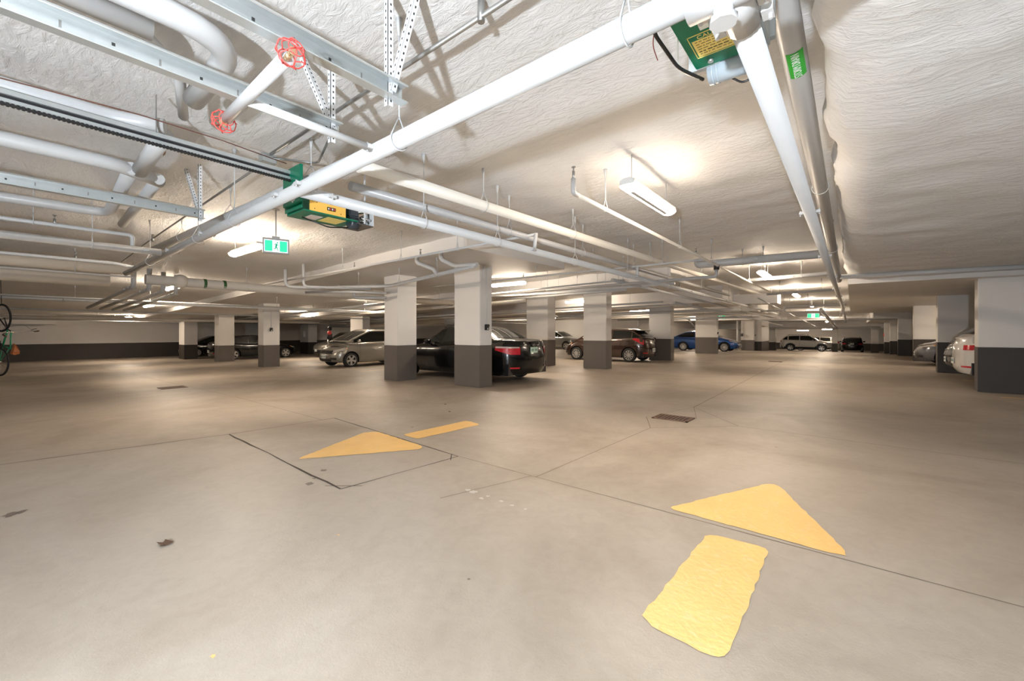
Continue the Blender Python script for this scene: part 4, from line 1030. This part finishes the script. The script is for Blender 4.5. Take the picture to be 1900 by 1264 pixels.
    def sheet(name, i0, i1, vm, m):
        bm = bmesh.new(); vv = [-vm+2*vm*k/8 for k in range(9)]
        g_ = [[bm.verts.new(top_pt(i, v*(1 if True else 1), .007)) for v in vv] for i in range(i0, i1+1)]
        for a, b in zip(g_, g_[1:]):
            for k in range(8): bm.faces.new((a[k], a[k+1], b[k+1], b[k])).smooth = True
        bmesh.ops.recalc_face_normals(bm, faces=bm.faces); link(name, bm, m, e)
    sheet('windscreen', 1, 8, .90, M_GLASS); sheet('rear_window', 18, len(prof)-2, .86, M_GLASS)
    tops = sorted((x, z) for x, z in prof)
    def ztp(x): return itp(tops, x)
    for sd in (1, -1):
        for wx0, wx1 in wins:
            bm = bmesh.new(); pr = None
            for k in range(13):
                x = lerp(wx0, wx1, k/12); zb = itp([(gx[3], beltr+.035), (gx[0], belt+.03)], x); zt = ztp(x)-.075
                if zt < zb+.004: zt = zb+.004
                q = [bm.verts.new((x, sd*(half(z)+.006), z)) for z in (zb, (zb+zt)/2, zt)]
                if pr:
                    for j in (0, 1): bm.faces.new((pr[j], q[j], q[j+1], pr[j+1]))
                pr = q
            bmesh.ops.recalc_face_normals(bm, faces=bm.faces); link('side_window', bm, M_GLASS, e)
    # surface patches: sd None = both sides across the nose / tail
    def patch(name, end, a0, a1, z0, z1, m, sd=1, off=.008, taper=(0, 0), na=8, nz=4):
        bm = bmesh.new(); g_ = []
        for i in range(na+1):
            t = i/na; A = math.radians(lerp(a0, a1, t)); x = end*(Lc+En*math.sin(A)**(2/p))
            lo = z0(t) if callable(z0) else z0+taper[0]*t; hi = z1(t) if callable(z1) else z1+taper[1]*t; r_ = []
            zt = ztop(x)
            for j in range(nz+1):
                z = min(lerp(lo, hi, j/nz), zt-.006); c = pt(x, z, sd)
                yn = math.cos(A); r_.append(bm.verts.new(c+Vector((end*off*math.sin(A)*1.4, sd*off*math.cos(A)*1.2+0, .0))))
            g_.append(r_)
        for a, b in zip(g_, g_[1:]):
            for j in range(nz): bm.faces.new((a[j], b[j], b[j+1], a[j+1])).smooth = True
        bmesh.ops.recalc_face_normals(bm, faces=bm.faces); return link(name, bm, m, e)
    for sd in (1, -1):
        patch('headlight', 1, 8, 62, lambda t: lerp(head[1]-.03, head[0], t), lambda t: lerp(head[1]+.07, head[1]-.04, t), M_HEAD, sd)
        patch('tail_light', -1, tla[0], tla[1], lambda t: lerp(tl[0]+.11, tl[0], min(1, t*1.6))+tdiag*(1-t), lambda t: tl[1]-.02*t-tdiag*t*.6, M_TAIL, sd)
        if detail:
            patch('turn_lens', 1, 3, 12, head[1]-.0, head[1]+.05, M_AMB, sd)
            patch('reflector', -1, 35, 60, sill+.18, sill+.22, M_TAIL, sd, .010)
            patch('fog_lamp', 1, 40, 66, sill+.12, sill+.20, M_BLACK, sd, .009)
        patch('lower_intake', 1, 62, 89.8, sill+.06, sill+.17, M_BLACK, sd, .009)
        patch('upper_grille', 1, 60, 89.8, grille[0], grille[1], M_BLACK, sd, .010)
    zpl = .5*(tl[0]+tl[1]) if plate == 'high' else sill+.32
    def mkplate(end, z):
        x = end*(L/2*1.0+.012); c = pt(end*L/2, z, 1); x = c.x+end*.012
        o_ = bbox('licence_plate', (x-.006, -.155, z-.075), (x+.006, .155, z+.075), M_PLATEG if badge else M_PLATE, e, .003)
        bm = bmesh.new()
        for k in range(7):
            if k == 3: continue
            y = -.125+.037*k; xx = x+end*.007
            box(bm, (min(xx, xx+end*.001)-.0005, y, z-.025), (xx+.001, y+.022, z+.03))
        link('plate_print', bm, M_PRT, o_)
    mkplate(-1, zpl)
    if plate != 'none_front': mkplate(1, sill+.24)
    # wheels
    mt, mr = wheel_meshes(R, .21, spokes, rimm or M_RIM)
    for xw in (xf, xr):
        for sd in (1, -1):
            t_ = bpy.data.objects.new('wheel', mt); COL.objects.link(t_); t_.parent = e; t_.location = (xw, sd*(W/2-.115), R)
            t_.rotation_euler = (0, 0, 0 if sd == 1 else PI)
            q = bpy.data.objects.new('rim', mr); COL.objects.link(q); q.parent = t_
    # gaps, handles, mirrors
    bm = bmesh.new()
    xs_ = sorted(set([wins[0][0]+.1, wins[-1][1]-.06]+[w_[1]+.04 for w_ in wins[:-1]]))
    for sd in (1, -1):
        for x in xs_:
            for xw in (xf, xr):
                if abs(x-xw) < Ra+.03: x = xw+(Ra+.03)*(1 if xw < 0 else -1)
            zz = [sill+.06+(ztop(x)-sill-.08)*k/7 for k in range(8)]
            c = [pt(x, z, sd) for z in zz]; pr = None
            for v in c:
                q = [bm.verts.new(v+Vector((-.004, sd*.0015, 0))), bm.verts.new(v+Vector((.004, sd*.0015, 0)))]
                if pr: bm.faces.new((pr[0], pr[1], q[1], q[0]))
                pr = q
    link('door_gap', bm, M_SEAM, e)
    for sd in (1, -1):
        for w_ in wins[-2:]:
            x = w_[0]+.12; z = itp([(gx[3], beltr), (gx[0], belt)], x)-.10; c = pt(x, z, sd)
            bm = bmesh.new(); tube(bm, [c+Vector((-.08, sd*.01, 0)), c+Vector((-.06, sd*.032, 0)), c+Vector((.06, sd*.032, 0)), c+Vector((.08, sd*.01, 0))], .011, 8); link('door_handle', bm, paint, e)
        if mirror:
            bm = bmesh.new(); c = Vector((w0x-.42, sd*(W/2+.07), belt+.075))
            bmesh.ops.create_uvsphere(bm, u_segments=12, v_segments=8, radius=1, matrix=Matrix.Translation(c) @ Matrix.Diagonal((.07, .11, .075, 1)))
            tube(bm, [c+Vector((0, 0, -.04)), Vector((w0x-.42, sd*wB*.98, belt-.01))], .02, 6)
            link('side_mirror', bm, paint, e, smooth=True)
    if spoiler:
        bm = bmesh.new(); z = zr+.01; vs, _ = box(bm, (rrx-.36, -wR*.95, z-.06), (rrx+.05, wR*.95, z+.0))
        for v in vs:
            if v.co.x < rrx-.3 and v.co.z > z-.03: v.co.z -= .03
        bmesh.ops.bevel(bm, geom=bm.edges[:], offset=.015, segments=2, affect='EDGES'); link('spoiler', bm, paint, e)
    if antenna: tubeobj('antenna', [(rrx+.05, 0, zr+.02), (rrx-.18, 0, zr+.26)], .004, M_BLACK, e, 5)
    if rack:
        for sd in (1, -1): tubeobj('roof_rail', bend([(rfx-.1, sd*wR*.85, H-.01), (rfx-.18, sd*wR*.85, H+.06), (rrx+.12, sd*wR*.85, H+.05), (rrx+.02, sd*wR*.85, H-.03)], .05), .016, M_BLACK, e, 8)
    if badge:
        c = pt(-L/2, tl[1]-.02, 1); bm = bmesh.new(); tube(bm, [(c.x-.03, 0, tl[1]+.02), (c.x-.045, 0, tl[1]+.02)], .038, 16); link('round_badge', bm, M_CHROME, e)
        for sd in (1, -1):
            patch('tail_light_clear', -1, tla[0]+1, tla[1]-2, lambda t: tl[1]-.045, lambda t: tl[1]-.015*t-.002, M_TAILC, sd, .011)
    if rearbar:
        for sd in (1, -1): patch('chrome_strip', -1, 40, 89.9, rearbar, rearbar+.018, M_CHROME, sd, .012)
    return e
K_BLACK = mat('black_car_paint', (.003, .003, .0035), .22, coat=.45, spec=.3, var=.02)
K_SILV = carpaint('warm_silver_paint', (.30, .285, .25), .55, .3)
K_BROWN = carpaint('brown_car_paint', (.055, .030, .022), .35, .25)
K_BLUE = carpaint('blue_car_paint', (.008, .075, .30), .3, .25)
K_WHITE = carpaint('white_car_paint', (.72, .70, .67), 0, .3)
K_GREY = carpaint('slate_car_paint', (.12, .125, .14), .4, .3)
K_RED = carpaint('dark_red_paint', (.20, .01, .012), .2, .25)
K_NAVY = carpaint('navy_car_paint', (.008, .012, .05), .2, .25)
hatch = dict(L=4.1, W=1.70, H=1.45, wb=2.57, foh=.80, R=.30, hoodn=.66, hoodc=.96, belt=.93, beltr=1.03, deck=1.05, tail=.98, gx=(1.25, .30, -1.35, -1.90), wins=((-1.72, -1.42), (-1.36, -.52), (-.46, 1.02)), wr=.60)
# black sedan behind the nearest pillars (tail towards the aisle)
c = car('glossy black sedan with red tail lights parked behind the nearest wide pillar', (-8.79, 8.78), PI, K_BLACK, L=4.86, W=1.85, H=1.47, wb=2.89, foh=.86, R=.325, hoodn=.68, hoodc=.97, belt=.96, beltr=1.03, deck=1.08, tail=1.03,
        gx=(1.02, .10, -1.05, -1.72), wins=((-1.42, -.60), (-.54, .82)), wr=.58, plate='high', tl=(.73, .94), tla=(2, 62), badge=True, spokes=8)
o = bbox('antenna_fin', (-.95, -.03, 1.46), (-.80, .03, 1.52), M_BLACK, c, .01)
# silver hatchback facing the viewer
car('silver hatchback with five-spoke wheel, nose poking out left of the pillars', (-16.45, 10.25), -PI/2, K_SILV, **{**hatch, 'L': 3.8, 'H': 1.53, 'wb': 2.46, 'foh': .72, 'gx': (1.32, .28, -1.25, -1.75), 'wins': ((-1.30, -.62), (-.56, 1.05)), 'hoodn': .70, 'hoodc': 1.0, 'belt': .97, 'beltr': 1.03}, spokes=5, grille=(.56, .68))
car('brown hatchback with ten-spoke wheels and roof spoiler behind the third pillar', (-8.73, 17.95), PI, K_BROWN, **{**hatch, 'L': 4.15, 'tail': .98}, spokes=10, spoiler=True, antenna=True, tl=(.74, 1.05), tdiag=.12, tla=(0, 42), rearbar=.0)
car('bright blue sedan behind the wide pillar down the aisle', (-8.2, 32.15), 0, K_BLUE, L=4.6, W=1.8, H=1.44, wb=2.7, foh=.86, R=.32, gx=(1.12, .20, -1.0, -1.95), wins=((-1.62, -.52), (-.46, .95)), hoodn=.66, hoodc=.95, belt=.93, beltr=1.0, deck=1.03, tail=1.0, wr=.58, spokes=10)
suv = dict(L=4.65, W=1.86, H=1.70, wb=2.69, foh=.92, R=.355, sill=.26, hoodn=.86, hoodc=1.12, belt=1.08, beltr=1.18, deck=1.2, tail=1.12, gx=(1.10, .35, -1.60, -2.12), wins=((-1.95, -1.55), (-1.45, -.50), (-.44, .92)), wr=.62, head=(.78, .90), tl=(.95, 1.15), grille=(.62, .80))
car('white sport utility with dark wheel arches far down the aisle', (-3.85, 54.6), 0, K_WHITE, **suv, clad=.42, rack=True, spokes=5, detail=False)
car('pale estate car half hidden behind the white sport utility', (-3.4, 61.8), PI, carpaint('beige_paint', (.40, .38, .34), .4), **suv, detail=False, spokes=6)
car('black wagon seen from behind in the far portal', (.0, 57.6), PI/2, K_BLACK, **{**suv, 'H': 1.55, 'sill': .22, 'belt': 1.0, 'beltr': 1.06, 'hoodc': 1.02, 'hoodn': .78, 'deck': 1.08, 'tail': 1.02, 'tl': (.82, .98)}, rack=True, detail=False, plate='high')
car('black saloon seen side-on behind the two left pillars', (-30.0, 10.6), PI/2, K_BLACK, L=4.9, W=1.85, H=1.47, wb=3.0, foh=.85, R=.33, gx=(1.0, .10, -1.05, -1.85), wins=((-1.5, -.60), (-.54, .82)), hoodn=.68, hoodc=.96, belt=.95, beltr=1.0, deck=1.05, tail=1.0, wr=.58, spokes=5, tl=(.72, .92), tla=(2, 50))
car('dark car nose peeping out left of the leftmost pillar', (-36.2, 10.2), -PI/2, K_BLACK, **{**hatch}, detail=False)
car('silver minivan facing forward left of the silver hatchback', (-27.0, 15.5), -PI/2, K_SILV, **{**suv, 'sill': .2, 'H': 1.62, 'hoodn': .74, 'hoodc': 1.02, 'belt': 1.0, 'head': (.66, .82), 'grille': (.30, .48)}, spokes=5)
car('dark blue car behind the silver minivan', (-32.2, 18.6), -PI/2, K_NAVY, **hatch, detail=False)
car('dark red wagon with a roof box glimpsed between the two near pillars', (-14.6, 15.3), PI/2, K_RED, **{**suv, 'H': 1.62}, rack=True, plate='high')
o = bbox('roof_box', (-15.0, 13.4, 1.66+fz(-14.6, 15)), (-14.1, 15.2, 2.0+fz(-14.6, 15)), M_BLACK, bev=.08); tag(o, 'black roof box on top of the dark red wagon', 'roof box')
car('grey crossover nose in the far bay left of the brown hatchback', (-20.1, 31.2), 0, carpaint('grey_paint', (.22, .22, .21), .4), **{**suv, 'H': 1.6}, spokes=5, detail=False)
car('slate grey hatchback nose between the right stall walls', (4.15, 23.25), PI, K_GREY, **{**hatch, 'L': 4.4, 'W': 1.8, 'H': 1.46, 'hoodn': .76, 'hoodc': .98}, head=(.70, .78), grille=(.34, .58), plate='x', spokes=8)
car('white car tail with red lights beside the nearest stall wall', (4.32, 15.35), 0, K_WHITE, **{**suv, 'H': 1.62, 'tl': (.86, 1.0)}, tla=(0, 55), spokes=5)
car('black pickup nose with chrome trim behind the white car', (4.75, 17.75), PI, K_BLACK, **{**suv, 'L': 5.2, 'H': 1.8, 'hoodn': 1.0, 'hoodc': 1.12, 'wb': 3.2}, plate='x', spokes=6)
car('dark car glimpsed past the fourth stall wall on the right', (4.4, 44.0), PI, K_NAVY, **hatch, detail=False)

# ------------------------------------------------------------------ bicycle hanging upright at the left edge
def bicycle():
    b0 = P(-16, 600, z=1.42); ox, oy = b0.x, b0.y
    c0 = Vector((0, 0, CAMH))+RV*((4-950)/FPX*10.8)+FV*10.8
    e = empty('bicycle', (c0.x, c0.y, .14), 'green bicycle hung upright at the left edge with brown saddle', 'bicycle', rz=TH-.25)
    # local: x = right in the picture, z up; bike hangs with its front wheel at the top
    fw, rw = Vector((-.02, 0, 1.52)), Vector((-.10, 0, .38)); R = .345
    def whl(name, c, tilt=0):
        bm = bmesh.new(); u = Vector((math.cos(tilt), math.sin(tilt), 0))
        tube(bm, [c+(u*math.cos(k*PI/16)+Vector((0, 0, 1))*math.sin(k*PI/16))*R for k in range(33)], .022, 8); o = link(name, bm, M_RUB, e)
        bm = bmesh.new(); tube(bm, [c+(u*math.cos(k*PI/16)+Vector((0, 0, 1))*math.sin(k*PI/16))*(R-.03) for k in range(33)], .010, 6)
        for k in range(14):
            q = 2*PI*k/14; tube(bm, [c, c+(u*math.cos(q)+Vector((0, 0, 1))*math.sin(q))*(R-.03)], .0015, 4)
        tube(bm, [c+Vector((0, -.04, 0)), c+Vector((0, .04, 0))], .02, 8); link('rim', bm, M_CHROME, o)
    whl('front_wheel', fw); whl('rear_wheel', rw)
    head0, head1 = Vector((.22, 0, 1.22)), Vector((.34, 0, 1.18)); seat = Vector((.36, 0, .72)); bb = Vector((.02, 0, .80))
    bm = bmesh.new()
    for a, b, r in ((head1, seat+Vector((-.05, 0, .0)), .017), (head0, bb, .02), (bb, seat, .017), (bb, rw, .010), (seat+Vector((-.1, 0, 0)), rw, .009)): tube(bm, [a, b], r, 8)
    link('frame', bm, mat('bike_green', (.0, .28, .12), .3, coat=1), e)
    bm = bmesh.new(); tube(bm, [head1, head0, fw+Vector((0, .05, 0))], .014, 8); tube(bm, [head0, fw+Vector((0, -.05, 0))], .014, 8); link('fork', bm, M_BLACK, e)
    bm = bmesh.new(); c = Vector((.46, 0, 1.16)); tube(bm, [head1, c], .015, 8)
    tube(bm, bend([c+Vector((.28, -.30, -.10)), c+Vector((.10, -.26, -.03)), c, c+Vector((.10, .26, .03)), c+Vector((.32, .30, .02))], .08), .011, 8); link('handlebar', bm, M_CHROME, e)
    for s, z in ((-1, -.10), (1, .02)):
        bm = bmesh.new(); tube(bm, [c+Vector((.18, s*.29, z*.7)), c+Vector((.32, s*.30, z*1.15))], .018, 8); link('grip', bm, mat('grip_brown', (.09, .05, .03), .6), e)
        bm = bmesh.new(); tube(bm, [c+Vector((.12, s*.27, z+.04)), c+Vector((.26, s*.29, z+.06))], .008, 6); link('brake_lever', bm, M_BLACK, e)
    for s in (-1, 1): tubeobj('brake_cable', bend([c+Vector((.12, s*.27, .04)), c+Vector((.05, s*.15, .20)), c+Vector((-.22, 0, .12)), fw+Vector((.12, 0, -.1))], .12), .003, M_BLACK, e, 5)
    bm = bmesh.new(); vs = [(.43, 0, .86), (.50, -.03, .80), (.52, -.075, .66), (.50, -.08, .60), (.47, 0, .57), (.50, .08, .60), (.52, .075, .66), (.50, .03, .80)]
    a = [bm.verts.new((v[0]-.03, v[1], v[2])) for v in vs]; b = [bm.verts.new((v[0]+.03, v[1]*.8, v[2])) for v in vs]
    for k in range(8): bm.faces.new((a[k], a[(k+1) % 8], b[(k+1) % 8], b[k]))
    bm.faces.new(a); bm.faces.new(b[::-1]); bmesh.ops.recalc_face_normals(bm, faces=bm.faces); link('saddle', bm, mat('saddle_tan', (.45, .15, .05), .35), e, smooth=False)
    bm = bmesh.new(); tube(bm, [seat, Vector((.46, 0, .68))], .013, 8); link('seat_post', bm, M_CHROME, e)
    bm = bmesh.new(); tube(bm, [bb+Vector((0, -.04, 0)), bb+Vector((0, -.06, 0))], .09, 16); tube(bm, [bb+Vector((0, -.07, 0)), bb+Vector((.1, -.08, .13))], .01, 6); tube(bm, [bb+Vector((0, .07, 0)), bb+Vector((-.1, .08, -.13))], .01, 6)
    link('crank', bm, M_BLACK, e)
    tubeobj('hanging_hook', [fw+Vector((0, 0, R-.02)), fw+Vector((-.05, 0, cz(c0.x, c0.y)-fw.z-.13))], .008, M_BLACK, e, 6)
bicycle()
